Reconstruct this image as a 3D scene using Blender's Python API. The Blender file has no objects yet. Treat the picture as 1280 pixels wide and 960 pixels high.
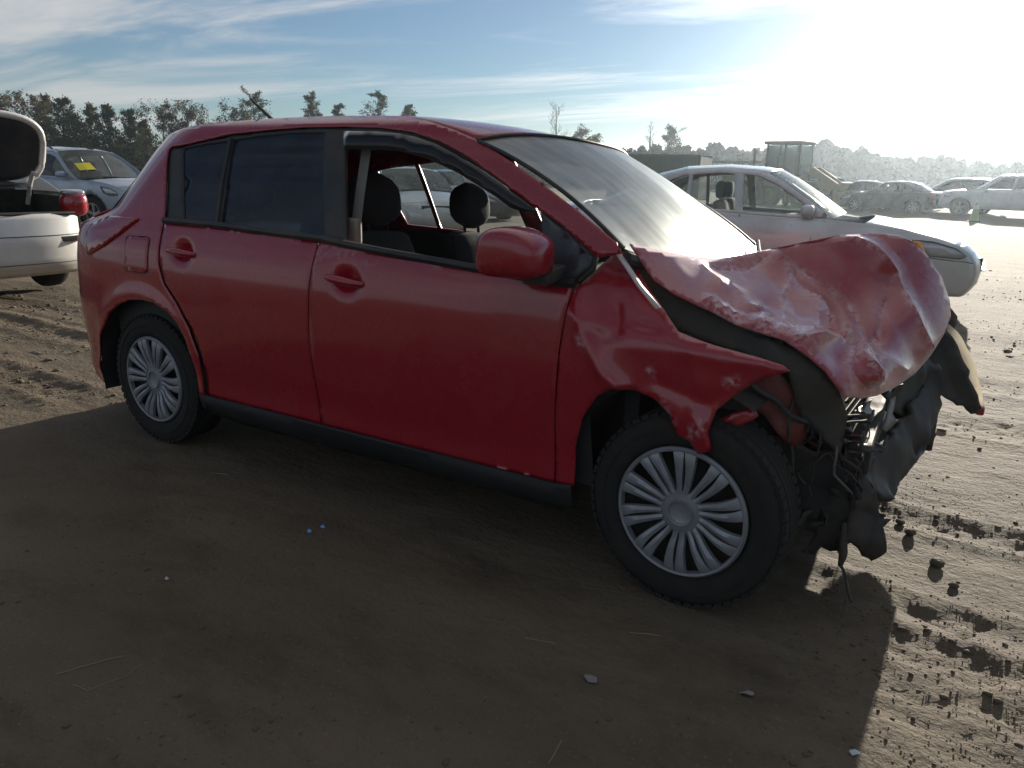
import bpy, bmesh, math, random
import numpy as np
from mathutils import Vector, Matrix
from mathutils.geometry import delaunay_2d_cdt
random.seed(7); rng = np.random.default_rng(7)
scene = bpy.context.scene
COL = scene.collection

# ---------------------------------------------------------------- camera
cam_d = bpy.data.cameras.new('camera'); cam = bpy.data.objects.new('camera', cam_d); COL.objects.link(cam)
cam_d.sensor_width = 36.0; cam_d.lens = 973.19 / 1280 * 36.0
cam_d.clip_start = 0.05; cam_d.clip_end = 3000
RX, RY, RZ = (.845427, .533584, .023266), (-.157177, .206932, .965647), (.510440, -.820041, .258813)
cam.matrix_world = Matrix(((RX[0], RY[0], RZ[0], 3.306), (RX[1], RY[1], RZ[1], -2.9305), (RX[2], RY[2], RZ[2], 1.275), (0, 0, 0, 1)))
scene.camera = cam

# ---------------------------------------------------------------- sky, sun, exposure
SUN_AZ, SUN_EL = math.radians(91.0), math.radians(11.5)
SUN = Vector((math.cos(SUN_EL) * math.cos(SUN_AZ), math.cos(SUN_EL) * math.sin(SUN_AZ), math.sin(SUN_EL)))
world = bpy.data.worlds.new('World'); scene.world = world; world.use_nodes = True
def build_world():
    nt = world.node_tree; nt.nodes.clear(); N = nt.nodes.new; L = nt.links.new
    out = N('ShaderNodeOutputWorld'); bg = N('ShaderNodeBackground'); L(bg.outputs[0], out.inputs[0])
    bg.inputs[1].default_value = SKY_STRENGTH
    sky = N('ShaderNodeTexSky'); sky.sky_type = 'NISHITA'; sky.sun_disc = False
    sky.sun_elevation = SUN_EL; sky.sun_rotation = math.pi / 2 - SUN_AZ
    sky.altitude = 200; sky.air_density = 1.0; sky.dust_density = SKY_DUST; sky.ozone_density = 4.0
    tc = N('ShaderNodeTexCoord')
    nrm = N('ShaderNodeVectorMath'); nrm.operation = 'NORMALIZE'; L(tc.outputs['Generated'], nrm.inputs[0])
    sep = N('ShaderNodeSeparateXYZ'); L(nrm.outputs[0], sep.inputs[0])
    def m(op, a, b=None, c=None):
        n = N('ShaderNodeMath'); n.operation = op
        for i, v in enumerate((a, b, c)):
            if v is None: continue
            if isinstance(v, (int, float)): n.inputs[i].default_value = v
            else: L(v, n.inputs[i])
        return n.outputs[0]
    # cirrus sheet: the view direction carried up to a flat cloud layer
    zc = m('MAXIMUM', m('ADD', sep.outputs[2], .06), .02)
    cx, cy = m('DIVIDE', sep.outputs[0], zc), m('DIVIDE', sep.outputs[1], zc)
    comb = N('ShaderNodeCombineXYZ'); L(cx, comb.inputs[0]); L(cy, comb.inputs[1])
    mp = N('ShaderNodeMapping'); mp.inputs['Rotation'].default_value = (0, 0, math.radians(24)); mp.inputs['Scale'].default_value = (.26, .85, 1)
    mp.inputs['Location'].default_value = CLOUD_OFF
    L(comb.outputs[0], mp.inputs[0])
    n1 = N('ShaderNodeTexNoise'); n1.inputs['Scale'].default_value = 1.1; n1.inputs['Detail'].default_value = 9; n1.inputs['Roughness'].default_value = .62; n1.inputs['Distortion'].default_value = .9
    L(mp.outputs[0], n1.inputs['Vector'])
    n2 = N('ShaderNodeTexNoise'); n2.inputs['Scale'].default_value = .38; n2.inputs['Detail'].default_value = 3
    L(mp.outputs[0], n2.inputs['Vector'])
    v = m('ADD', m('MULTIPLY', n1.outputs[0], .62), m('MULTIPLY', n2.outputs[0], .62))
    mask = N('ShaderNodeMapRange'); mask.interpolation_type = 'SMOOTHSTEP'; mask.inputs[1].default_value = CLOUD_LO; mask.inputs[2].default_value = CLOUD_HI
    L(v, mask.inputs[0])
    # thin ice cloud scatters the sun forward: the same law over the whole sky
    dot = N('ShaderNodeVectorMath'); dot.operation = 'DOT_PRODUCT'; L(nrm.outputs[0], dot.inputs[0]); dot.inputs[1].default_value = SUN
    g = CLOUD_G
    den = m('POWER', m('SUBTRACT', 1 + g * g, m('MULTIPLY', dot.outputs['Value'], 2 * g)), 1.5)
    ph = m('DIVIDE', (1 - g * g), den)
    lum = m('ADD', CLOUD_BASE, m('MULTIPLY', ph, CLOUD_FWD))
    col = N('ShaderNodeCombineColor'); L(m('MULTIPLY', lum, 1.0), col.inputs[0]); L(m('MULTIPLY', lum, .99), col.inputs[1]); L(m('MULTIPLY', lum, .98), col.inputs[2])
    veil = m('ADD', m('MULTIPLY', mask.outputs[0], .80), CLOUD_VEIL)
    mix = N('ShaderNodeMix'); mix.data_type = 'RGBA'; L(veil, mix.inputs[0]); L(sky.outputs[0], mix.inputs[6]); L(col.outputs[0], mix.inputs[7])
    L(mix.outputs[2], bg.inputs[0])
SKY_STRENGTH, SKY_DUST = 0.05, 0.12
CLOUD_OFF = (3.1, 1.7, 0); CLOUD_LO, CLOUD_HI = .57, .78; CLOUD_G, CLOUD_BASE, CLOUD_FWD, CLOUD_VEIL = .80, 6.5, 1.5, .07
build_world()
sun_d = bpy.data.lights.new('sun', 'SUN'); sun_d.energy = 5.0; sun_d.angle = math.radians(.53); sun_d.color = (1, .91, .78)
sun = bpy.data.objects.new('sun', sun_d); COL.objects.link(sun)
sun.rotation_euler = SUN.to_track_quat('Z', 'Y').to_euler()
vs = scene.view_settings; vs.view_transform = 'Standard'; vs.look = 'None'; vs.gamma = 1; vs.exposure = 0.85; vs.use_curve_mapping = False
scene.cycles.use_denoising = True
scene.cycles.max_bounces = 8; scene.cycles.transparent_max_bounces = 24; scene.cycles.volume_bounces = 0
scene.cycles.caustics_reflective = False; scene.cycles.caustics_refractive = False
scene.cycles.sample_clamp_indirect = 6.0

# traced outlines, in metres (x forward, z up; hood_uv is the panel's own flattening)
TR = {}
TR['ws_edge'] = [[1.715,1.4],[1.822,1.352],[1.952,1.29],[2.059,1.234],[2.164,1.177],[2.311,1.093]]
TR['dlo_top'] = [[0.131,1.052],[0.081,1.202],[0.018,1.363],[0.032,1.374],[0.121,1.381],[0.422,1.43],[0.663,1.447],[0.851,1.456],[1.06,1.456],[1.245,1.449],[1.409,1.431],[1.552,1.395],[1.676,1.349],[1.82,1.279],[1.977,1.199],[2.113,1.134],[2.251,1.049],[2.248,1.007]]
TR['dlo_bot'] = [[2.205,0.961],[2.111,0.962],[1.832,0.979],[1.435,1.003],[1.213,1.02],[1.11,1.031],[0.852,1.037],[0.464,1.05],[0.131,1.052]]
TR['quarter_glass'] = [[0.244,1.065],[0.469,1.058],[0.414,1.401],[0.268,1.388],[0.134,1.369],[0.12,1.358]]
TR['rear_glass'] = [[0.493,1.056],[0.825,1.046],[1.102,1.036],[0.963,1.437],[0.767,1.434],[0.584,1.421],[0.437,1.404]]
TR['front_open'] = [[1.216,1.029],[1.432,1.013],[1.711,0.996],[1.972,0.975],[2.069,0.969],[2.047,1.099],[2.023,1.171],[1.903,1.232],[1.757,1.302],[1.641,1.351],[1.553,1.384],[1.44,1.412],[1.36,1.424],[1.239,1.433],[1.078,1.436]]
TR['visor'] = [[1.078,1.436],[1.113,1.367],[1.386,1.361],[1.544,1.329],[1.678,1.285],[1.846,1.213],[1.919,1.177],[1.966,1.169],[2.023,1.171],[1.903,1.232],[1.757,1.302],[1.641,1.351],[1.553,1.384],[1.44,1.412],[1.36,1.424],[1.239,1.433]]
TR['sail'] = [[2.093,0.969],[2.196,0.965],[2.243,1.016],[2.245,1.042],[2.109,1.126],[2.036,1.165]]
TR['fuel'] = [[-0.097,0.87],[-0.112,0.959],[-0.096,0.967],[0.041,0.969],[0.062,0.962],[0.071,0.823],[0.05,0.814],[-0.096,0.813],[-0.107,0.826]]
TR['lamp'] = [[-0.298,1.053],[-0.051,1.05],[-0.169,0.973],[-0.282,0.912],[-0.413,0.861],[-0.443,0.908],[-0.459,0.963],[-0.434,1.013]]
TR['rhandle'] = [[0.188,0.929],[0.394,0.919]]
TR['fhandle'] = [[1.152,0.894],[1.358,0.88]]
TR['fender'] = [[2.18,0.755],[2.201,0.946],[2.217,0.967],[2.241,1.015],[2.258,1.04],[2.3,1.059],[2.404,0.965],[2.475,0.911],[2.544,0.853],[2.657,0.829],[2.765,0.811],[2.844,0.795],[2.862,0.782],[2.778,0.741],[2.726,0.695],[2.682,0.646],[2.667,0.581],[2.681,0.529],[2.641,0.506],[2.615,0.541],[2.58,0.554],[2.551,0.613],[2.506,0.648],[2.439,0.669],[2.371,0.664],[2.315,0.627],[2.268,0.549],[2.242,0.448],[2.24,0.307],[2.172,0.302],[2.171,0.537]]
TR['rarch'] = [[-0.465,0.309],[-0.376,0.468],[-0.238,0.605],[-0.146,0.653],[-0.06,0.681],[0.033,0.692],[0.121,0.688],[0.216,0.659],[0.281,0.609],[0.321,0.542],[0.336,0.433],[0.351,0.298]]
TR['hood_uv'] = [[0.788,-0.3046],[0.819,-0.35],[0.8456,-0.3686],[0.888,-0.388],[0.927,-0.408],[0.98,-0.424],[1.0096,-0.444],[1.032,-0.463],[1.047,-0.483],[1.055,-0.496],[1.075,-0.498],[1.095,-0.495],[1.121,-0.483],[1.144,-0.467],[1.164,-0.444],[1.18,-0.418],[1.1885,-0.395],[1.187,-0.375],[1.177,-0.346],[1.157,-0.316],[1.1376,-0.301],[1.124,-0.295],[1.095,-0.291],[1.049,-0.294],[0.996,-0.304],[0.963,-0.311],[0.924,-0.319],[0.895,-0.323],[0.8686,-0.321],[0.829,-0.3145],[0.85,-0.335],[0.885,-0.352],[0.9,-0.358],[0.88,-0.375],[0.925,-0.345],[0.945,-0.365],[0.965,-0.395],[0.985,-0.345],[1.0,-0.375],[1.01,-0.412],[1.03,-0.395],[1.045,-0.415],[1.035,-0.445],[1.06,-0.43],[1.085,-0.45],[1.07,-0.47],[1.092,-0.47],[1.05,-0.34],[1.09,-0.33],[1.09,-0.37],[1.11,-0.4],[1.115,-0.345],[1.135,-0.385],[1.15,-0.42],[1.12,-0.445],[1.105,-0.47],[1.06,-0.38],[1.02,-0.34],[1.14,-0.345],[1.165,-0.385],[1.155,-0.345]]
TR['hood_xyz'] = [[2.331,-0.7,1.082],[2.427,-0.72,0.982],[2.498,-0.72,0.944],[2.601,-0.71,0.907],[2.693,-0.7,0.869],[2.811,-0.68,0.844],[2.876,-0.66,0.803],[2.927,-0.65,0.764],[2.962,-0.64,0.721],[2.98,-0.62,0.689],[3.007,-0.5,0.661],[3.036,-0.38,0.646],[3.074,-0.2,0.644],[3.108,-0.02,0.656],[3.138,0.14,0.695],[3.161,0.26,0.754],[3.169,0.34,0.812],[3.156,0.36,0.867],[3.118,0.34,0.952],[3.058,0.28,1.039],[3.008,0.22,1.082],[2.972,0.2,1.098],[2.9,0.16,1.107],[2.788,0.1,1.095],[2.667,0.0,1.064],[2.606,-0.12,1.048],[2.534,-0.24,1.029],[2.483,-0.33,1.021],[2.444,-0.43,1.031],[2.392,-0.58,1.054],[2.458,-0.6,1.01],[2.537,-0.56,0.971],[2.573,-0.55,0.958],[2.563,-0.66,0.928],[2.578,-0.36,0.973],[2.664,-0.47,0.941],[2.728,-0.5,0.876],[2.681,-0.14,0.962],[2.759,-0.28,0.903],[2.841,-0.52,0.851],[2.825,-0.2,0.846],[2.891,-0.34,0.822],[2.917,-0.58,0.792],[2.925,-0.3,0.781],[2.997,-0.36,0.751],[2.99,-0.52,0.731],[3.028,-0.44,0.721],[2.824,0.0,0.975],[2.915,0.06,1.005],[2.937,0.0,0.902],[3.006,-0.08,0.837],[2.976,0.13,0.962],[3.048,0.06,0.864],[3.097,0.08,0.769],[3.052,-0.14,0.731],[3.042,-0.3,0.694],[2.876,-0.08,0.877],[2.754,-0.05,0.973],[3.033,0.2,0.96],[3.111,0.22,0.851],[3.068,0.24,0.96]]
TR['hood_nb'] = 30
TR['flaps'] = {"inner_apron":[[2.281,-0.66,1.08],[2.349,-0.66,1.038],[2.412,-0.66,0.969],[2.487,-0.66,0.928],[2.684,-0.64,0.859],[2.874,-0.62,0.791],[2.959,-0.6,0.705],[2.992,-0.58,0.624],[2.986,-0.58,0.5],[2.868,-0.62,0.611],[2.827,-0.66,0.753],[2.605,-0.68,0.807],[2.488,-0.69,0.838],[2.357,-0.7,0.973]],"inner_rail":[[2.678,-0.66,0.691],[2.801,-0.64,0.745],[2.859,-0.6,0.654],[2.881,-0.58,0.541],[2.873,-0.58,0.488],[2.818,-0.62,0.539],[2.756,-0.66,0.62],[2.713,-0.67,0.655]],"fender_bracket":[[2.645,-0.76,0.578],[2.707,-0.76,0.626],[2.759,-0.72,0.645],[2.773,-0.72,0.619],[2.74,-0.74,0.593],[2.689,-0.76,0.569],[2.663,-0.76,0.539]],"splash_shield":[[2.713,-0.62,0.51],[2.814,-0.6,0.533],[2.897,-0.56,0.487],[2.97,-0.52,0.504],[3.007,-0.5,0.403],[3.032,-0.5,0.277],[3.014,-0.5,0.164],[2.965,-0.52,0.163],[2.935,-0.55,0.142],[2.916,-0.56,0.16],[2.948,-0.54,0.221],[2.906,-0.56,0.253],[2.879,-0.6,0.166],[2.812,-0.62,0.264]],"air_duct":[[3.017,-0.5,0.374],[3.033,-0.48,0.423],[3.062,-0.46,0.387],[3.086,-0.44,0.317],[3.109,-0.44,0.269],[3.14,-0.43,0.279],[3.111,-0.44,0.249],[3.125,-0.44,0.182],[3.105,-0.45,0.15],[3.069,-0.47,0.167],[3.046,-0.5,0.206],[3.01,-0.5,0.19],[3.018,-0.5,0.273]],"bumper_cover":[[3.026,-0.46,0.415],[3.057,-0.25,0.444],[3.088,0.02,0.485],[3.111,0.26,0.553],[3.127,0.5,0.609],[3.168,0.52,0.546],[3.178,0.36,0.448],[3.161,0.18,0.403],[3.137,0.02,0.352],[3.117,-0.14,0.298],[3.102,-0.32,0.289],[3.079,-0.4,0.328]],"bumper_cover_tail":[[3.142,0.3,0.35],[3.18,0.34,0.402],[3.188,0.34,0.349],[3.178,0.32,0.317],[3.147,0.3,0.316]],"bumper_end":[[3.1,0.42,0.53],[3.12,0.48,0.644],[3.144,0.54,0.74],[3.18,0.5,0.7],[3.225,0.48,0.64],[3.261,0.46,0.592],[3.262,0.46,0.567],[3.29,0.44,0.512],[3.317,0.44,0.453],[3.286,0.44,0.429],[3.256,0.44,0.455],[3.218,0.44,0.468],[3.189,0.44,0.479],[3.165,0.42,0.502]],"bumper_skin":[[3.148,0.58,0.747],[3.191,0.55,0.719],[3.233,0.52,0.665],[3.275,0.5,0.592],[3.306,0.48,0.519],[3.327,0.47,0.454],[3.304,0.46,0.433],[3.279,0.46,0.506],[3.257,0.47,0.577],[3.233,0.48,0.628],[3.201,0.5,0.671],[3.166,0.52,0.707]],"bumper_scrap":[[3.149,0.66,0.802],[3.18,0.66,0.766],[3.176,0.66,0.719],[3.151,0.66,0.71],[3.139,0.66,0.755]],"grille_scrap":[[3.028,-0.1,0.589],[3.073,0.06,0.596],[3.113,0.28,0.642],[3.152,0.36,0.62],[3.12,0.26,0.53],[3.086,0.1,0.47],[3.049,-0.04,0.522]],"bracket_a":[[2.926,-0.42,0.603],[2.956,-0.42,0.624],[2.979,-0.42,0.555],[3.001,-0.4,0.497],[2.981,-0.4,0.471],[2.959,-0.42,0.525]],"bracket_b":[[2.995,-0.32,0.591],[3.023,-0.3,0.613],[3.023,-0.3,0.538],[3.022,-0.32,0.457],[3.0,-0.32,0.485]],"bracket_c":[[3.059,-0.2,0.596],[3.079,-0.18,0.605],[3.079,-0.2,0.523],[3.059,-0.22,0.477],[3.046,-0.22,0.5]],"lamp_bucket":[[2.886,-0.55,0.721],[2.936,-0.54,0.702],[2.972,-0.52,0.63],[2.97,-0.5,0.511],[2.928,-0.54,0.539],[2.883,-0.56,0.649]],"hanging_shard":[[3.009,-0.52,0.265],[3.021,-0.52,0.276],[3.038,-0.52,0.179],[3.029,-0.53,0.121],[3.016,-0.53,0.133]]}
TR['cables'] = {"a":[[2.731,-0.68,0.694],[2.792,-0.66,0.656],[2.869,-0.62,0.601],[2.954,-0.56,0.55],[3.022,-0.46,0.498],[3.068,-0.36,0.473]],"b":[[2.849,-0.6,0.738],[2.904,-0.58,0.657],[2.951,-0.55,0.589],[2.976,-0.52,0.526]],"c":[[2.863,-0.62,0.713],[2.849,-0.63,0.659],[2.848,-0.64,0.588],[2.849,-0.64,0.538]],"d":[[2.857,-0.64,0.527],[2.867,-0.63,0.438],[2.883,-0.62,0.361],[2.888,-0.62,0.271]],"e":[[2.998,-0.5,0.504],[3.01,-0.5,0.429],[3.007,-0.51,0.301],[3.016,-0.52,0.173]],"f":[[2.997,-0.5,0.478],[3.039,-0.45,0.529],[3.076,-0.35,0.477],[3.079,-0.3,0.503]],"g":[[2.739,-0.66,0.721],[2.825,-0.62,0.687],[2.889,-0.6,0.63],[2.888,-0.6,0.56]],"h":[[2.982,-0.48,0.39],[3.022,-0.46,0.414],[3.08,-0.44,0.294]],"i":[[3.027,-0.53,0.139],[3.047,-0.56,0.091],[3.078,-0.62,0.07]],"j":[[2.765,-0.62,0.753],[2.846,-0.55,0.665],[2.908,-0.5,0.639],[2.978,-0.45,0.563],[3.013,-0.4,0.583]]}
# ---------------------------------------------------------------- helpers: curves, meshes
def pchip(X, Y):
    X = np.array(X, float); Y = np.array(Y, float); h = np.diff(X); d = np.diff(Y) / h
    m = np.zeros(len(X)); m[0] = d[0]; m[-1] = d[-1]
    for i in range(1, len(X) - 1):
        if d[i-1] * d[i] > 0:
            w1 = 2 * h[i] + h[i-1]; w2 = h[i] + 2 * h[i-1]; m[i] = (w1 + w2) / (w1 / d[i-1] + w2 / d[i])
    def f(x):
        x = np.clip(np.asarray(x, float), X[0], X[-1]); i = np.clip(np.searchsorted(X, x) - 1, 0, len(X) - 2)
        t = (x - X[i]) / h[i]
        return Y[i]*(2*t**3-3*t**2+1) + h[i]*m[i]*(t**3-2*t**2+t) + Y[i+1]*(3*t**2-2*t**3) + h[i]*m[i+1]*(t**3-t**2)
    return f
def ss(t):
    t = np.clip(t, 0, 1); return t * t * (3 - 2 * t)
def vnoise(P, seed=0, scale=1.0):
    """smooth value noise of an (n,3) or (n,2) array, -1..1"""
    P = np.asarray(P, float) * scale
    if P.shape[1] == 2: P = np.c_[P, np.zeros(len(P))]
    i = np.floor(P).astype(np.int64); f = P - i; f = f * f * (3 - 2 * f); r = 0
    for dx in (0, 1):
        for dy in (0, 1):
            for dz in (0, 1):
                h = ((i[:,0]+dx) * 73856093) ^ ((i[:,1]+dy) * 19349663) ^ ((i[:,2]+dz) * 83492791) ^ (seed * 2654435761)
                h = (h ^ (h >> 13)) * 1274126177; h = (h ^ (h >> 16)) & 0xffff
                w = (f[:,0] if dx else 1-f[:,0]) * (f[:,1] if dy else 1-f[:,1]) * (f[:,2] if dz else 1-f[:,2])
                r = r + w * (h / 32767.5 - 1)
    return r
def fbm(P, seed=0, scale=1.0, oct=4, gain=.5):
    r = 0; a = 1; s = scale
    for k in range(oct):
        r = r + a * vnoise(P, seed + k, s); a *= gain; s *= 2.03
    return r
def new_mesh(name, V, F, mat=None, parent=None, smooth=True, thick=0, mats=None, mi=None, off=-1):
    me = bpy.data.meshes.new(name)
    me.from_pydata([tuple(map(float, v)) for v in V], [], [tuple(int(k) for k in f) for f in F])
    if mats:
        for m_ in mats: me.materials.append(m_)
        if mi is not None: me.polygons.foreach_set('material_index', mi)
    elif mat: me.materials.append(mat)
    me.polygons.foreach_set('use_smooth', [smooth] * len(me.polygons))
    me.update()
    o = bpy.data.objects.new(name, me); COL.objects.link(o)
    if parent is not None: o.parent = parent; o.matrix_parent_inverse = parent_inv(parent)
    if thick:
        s = o.modifiers.new('thickness', 'SOLIDIFY'); s.thickness = thick; s.offset = off; s.use_even_offset = False
    return o
def parent_inv(p):
    m = p.matrix_basis.copy(); q = p
    while q.parent: m = q.parent.matrix_basis @ m if False else m; q = q.parent
    return Matrix()
def thing(name, label, cat, loc=(0,0,0), rotz=0, group=None):
    o = bpy.data.objects.new(name, None); COL.objects.link(o); o.location = loc; o.rotation_euler = (0, 0, rotz)
    o.empty_display_size = .1
    return tag(o, label, cat, group)
def tag(o, label=None, cat=None, group=None, kind=None):
    if label: o['label'] = label
    if cat: o['category'] = cat
    if group: o['group'] = group
    if kind: o['kind'] = kind
    return o
def copy_tree(o, parent=None):
    c = o.copy(); COL.objects.link(c); c.parent = parent
    for ch in list(o.children): copy_tree(ch, c)
    return c
def resample(P, step, closed=True):
    P = np.array(P, float); out = []
    n = len(P)
    for i in range(n if closed else n - 1):
        a, b = P[i], P[(i+1) % n]; k = max(1, int(math.ceil(np.linalg.norm(b - a) / step)))
        for j in range(k): out.append(a + (b - a) * j / k)
    if not closed: out.append(P[-1])
    return np.array(out)
def inside(pts, poly):
    x, y = pts[:,0], pts[:,1]; r = np.zeros(len(pts), bool); n = len(poly)
    for i in range(n):
        x1, y1 = poly[i]; x2, y2 = poly[(i+1) % n]
        if y1 == y2: continue
        c = ((y1 > y) != (y2 > y)) & (x < (x2 - x1) * (y - y1) / (y2 - y1) + x1); r ^= c
    return r
def seg_dist(P, A, B):
    d = B - A; t = np.clip(((P - A) @ d) / max(d @ d, 1e-12), 0, 1); return np.linalg.norm(P - (A + t[:,None] * d), axis=1)
def line_dist(P, line):
    r = np.full(len(P), 1e9)
    for a, b in zip(line[:-1], line[1:]): r = np.minimum(r, seg_dist(P, np.array(a, float), np.array(b, float)))
    return r
def cdt(outline, step, holes=(), extra=None):
    """2-D triangulation of an outline (with holes), filled with a grid of inner points"""
    loops = [resample(outline, step)] + [resample(h, step) for h in holes]
    V = []; E = []
    for l in loops:
        b = len(V); V += [tuple(q) for q in l]; E += [(b + i, b + (i+1) % len(l)) for i in range(len(l))]
    bd = np.array(V); lo, hi = bd.min(0), bd.max(0)
    gx, gy = np.meshgrid(np.arange(lo[0], hi[0], step), np.arange(lo[1], hi[1], step)); G = np.c_[gx.ravel(), gy.ravel()]
    G = G[inside(G, loops[0])]
    for h in loops[1:]: G = G[~inside(G, h)]
    if len(G):
        d = np.full(len(G), 1e9)
        for q in bd: d = np.minimum(d, np.hypot(G[:,0] - q[0], G[:,1] - q[1]))
        G = G[d > step * .45]; V += [tuple(q) for q in G]
    if extra is not None: V += [tuple(q) for q in extra]
    r = delaunay_2d_cdt([Vector(q) for q in V], E, [], 0, 1e-6)
    vv = np.array([tuple(q) for q in r[0]]); F = [tuple(f) for f in r[2]]
    c = np.array([vv[list(f)].mean(0) for f in F]); k = inside(c, loops[0])
    for h in loops[1:]: k &= ~inside(c, h)
    F = [f for f, kk in zip(F, k) if kk]
    G2 = []
    for f in F:
        a, b, c_ = vv[f[0]], vv[f[1]], vv[f[2]]
        G2.append(f if (b[0]-a[0])*(c_[1]-a[1]) - (b[1]-a[1])*(c_[0]-a[0]) > 0 else (f[0], f[2], f[1]))
    return vv, G2
def sheet(name, outline, fn, mat, parent, step=.03, holes=(), thick=.004, flip=False, smooth=True):
    V, F = cdt(outline, step, holes); P = fn(V)
    if flip: F = [f[::-1] for f in F]
    return new_mesh(name, P, F, mat, parent, smooth, thick)
def grid(name, P, mat, parent, smooth=True, thick=0, flip=False, close_u=False):
    """P: (nu, nv, 3)"""
    nu, nv = P.shape[:2]; F = []
    for i in range(nu if close_u else nu - 1):
        for j in range(nv - 1):
            a, b = i * nv + j, ((i+1) % nu) * nv + j; q = (a, b, b + 1, a + 1); F.append(q[::-1] if flip else q)
    return new_mesh(name, P.reshape(-1, 3), F, mat, parent, smooth, thick)
class MB:
    """collects shapes into one mesh"""
    def __init__(s): s.V = []; s.F = []
    def add(s, V, F):
        b = len(s.V); s.V += [tuple(v) for v in V]; s.F += [tuple(b + k for k in f) for f in F]; return s
    def box(s, c, size, rot=None, bev=0.0):
        hx, hy, hz = [k / 2 for k in size]
        if bev:
            bm = bmesh.new(); bmesh.ops.create_cube(bm, size=1); bmesh.ops.scale(bm, vec=size, verts=bm.verts)
            bmesh.ops.bevel(bm, geom=bm.edges[:] + bm.verts[:], offset=min(bev, .49 * min(size)), segments=2, affect='EDGES', profile=.6)
            bm.verts.index_update(); V = [v.co.copy() for v in bm.verts]; F = [[v.index for v in f.verts] for f in bm.faces]; bm.free()
        else:
            V = [Vector((x, y, z)) for x in (-hx, hx) for y in (-hy, hy) for z in (-hz, hz)]
            F = [(0,1,3,2), (4,6,7,5), (0,4,5,1), (2,3,7,6), (0,2,6,4), (1,5,7,3)]
        M_ = rot if rot is not None else Matrix.Identity(3)
        return s.add([M_ @ v + Vector(c) for v in V], F)
    def tube(s, pts, r, n=8, r2=None, cap=True):
        pts = [Vector(q) for q in pts]; k = len(pts); V = []; F = []
        up = Vector((0, 0, 1))
        for i, q in enumerate(pts):
            d = (pts[min(i+1, k-1)] - pts[max(i-1, 0)]).normalized()
            a = d.cross(up if abs(d.z) < .95 else Vector((1, 0, 0))).normalized(); b = a.cross(d)
            rr = r if r2 is None else r + (r2 - r) * i / max(1, k - 1)
            if isinstance(r, (list, tuple)): rr = r[i]
            V += [q + (a * math.cos(2*math.pi*j/n) + b * math.sin(2*math.pi*j/n)) * rr for j in range(n)]
        for i in range(k - 1):
            for j in range(n): F.append((i*n+j, i*n+(j+1) % n, (i+1)*n+(j+1) % n, (i+1)*n+j))
        if cap: F += [tuple(range(n-1, -1, -1)), tuple((k-1)*n + j for j in range(n))]
        return s.add(V, F)
    def lathe(s, prof, n=48, axis='y', c=(0,0,0)):
        """prof: (radius, along-axis)"""
        V = []; F = []; k = len(prof)
        for i in range(n):
            a = 2 * math.pi * i / n
            for r, t in prof:
                p = (r * math.cos(a), t, r * math.sin(a)) if axis == 'y' else (r * math.cos(a), r * math.sin(a), t)
                V.append((p[0] + c[0], p[1] + c[1], p[2] + c[2]))
        for i in range(n):
            for j in range(k - 1):
                F.append((i*k+j, i*k+j+1, ((i+1) % n)*k+j+1, ((i+1) % n)*k+j))
        return s.add(V, F)
    def prism(s, poly, a, b, fn):
        """closed polygon poly of 2-D points, extruded between a and b; fn(u, v, w) -> xyz"""
        n = len(poly); V = [fn(u, v, a) for u, v in poly] + [fn(u, v, b) for u, v in poly]
        F = [tuple(range(n)), tuple(range(2*n-1, n-1, -1))] + [(i, n+i, n+(i+1) % n, (i+1) % n) for i in range(n)]
        return s.add(V, F)
    def build(s, name, mat, parent=None, smooth=False, thick=0):
        o = new_mesh(name, s.V, s.F, mat, parent, smooth, thick)
        bm = bmesh.new(); bm.from_mesh(o.data); bmesh.ops.recalc_face_normals(bm, faces=bm.faces); bm.to_mesh(o.data); bm.free()
        if smooth:
            try: o.data.set_sharp_from_angle(angle=math.radians(38))
            except Exception: pass
        return o

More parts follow.
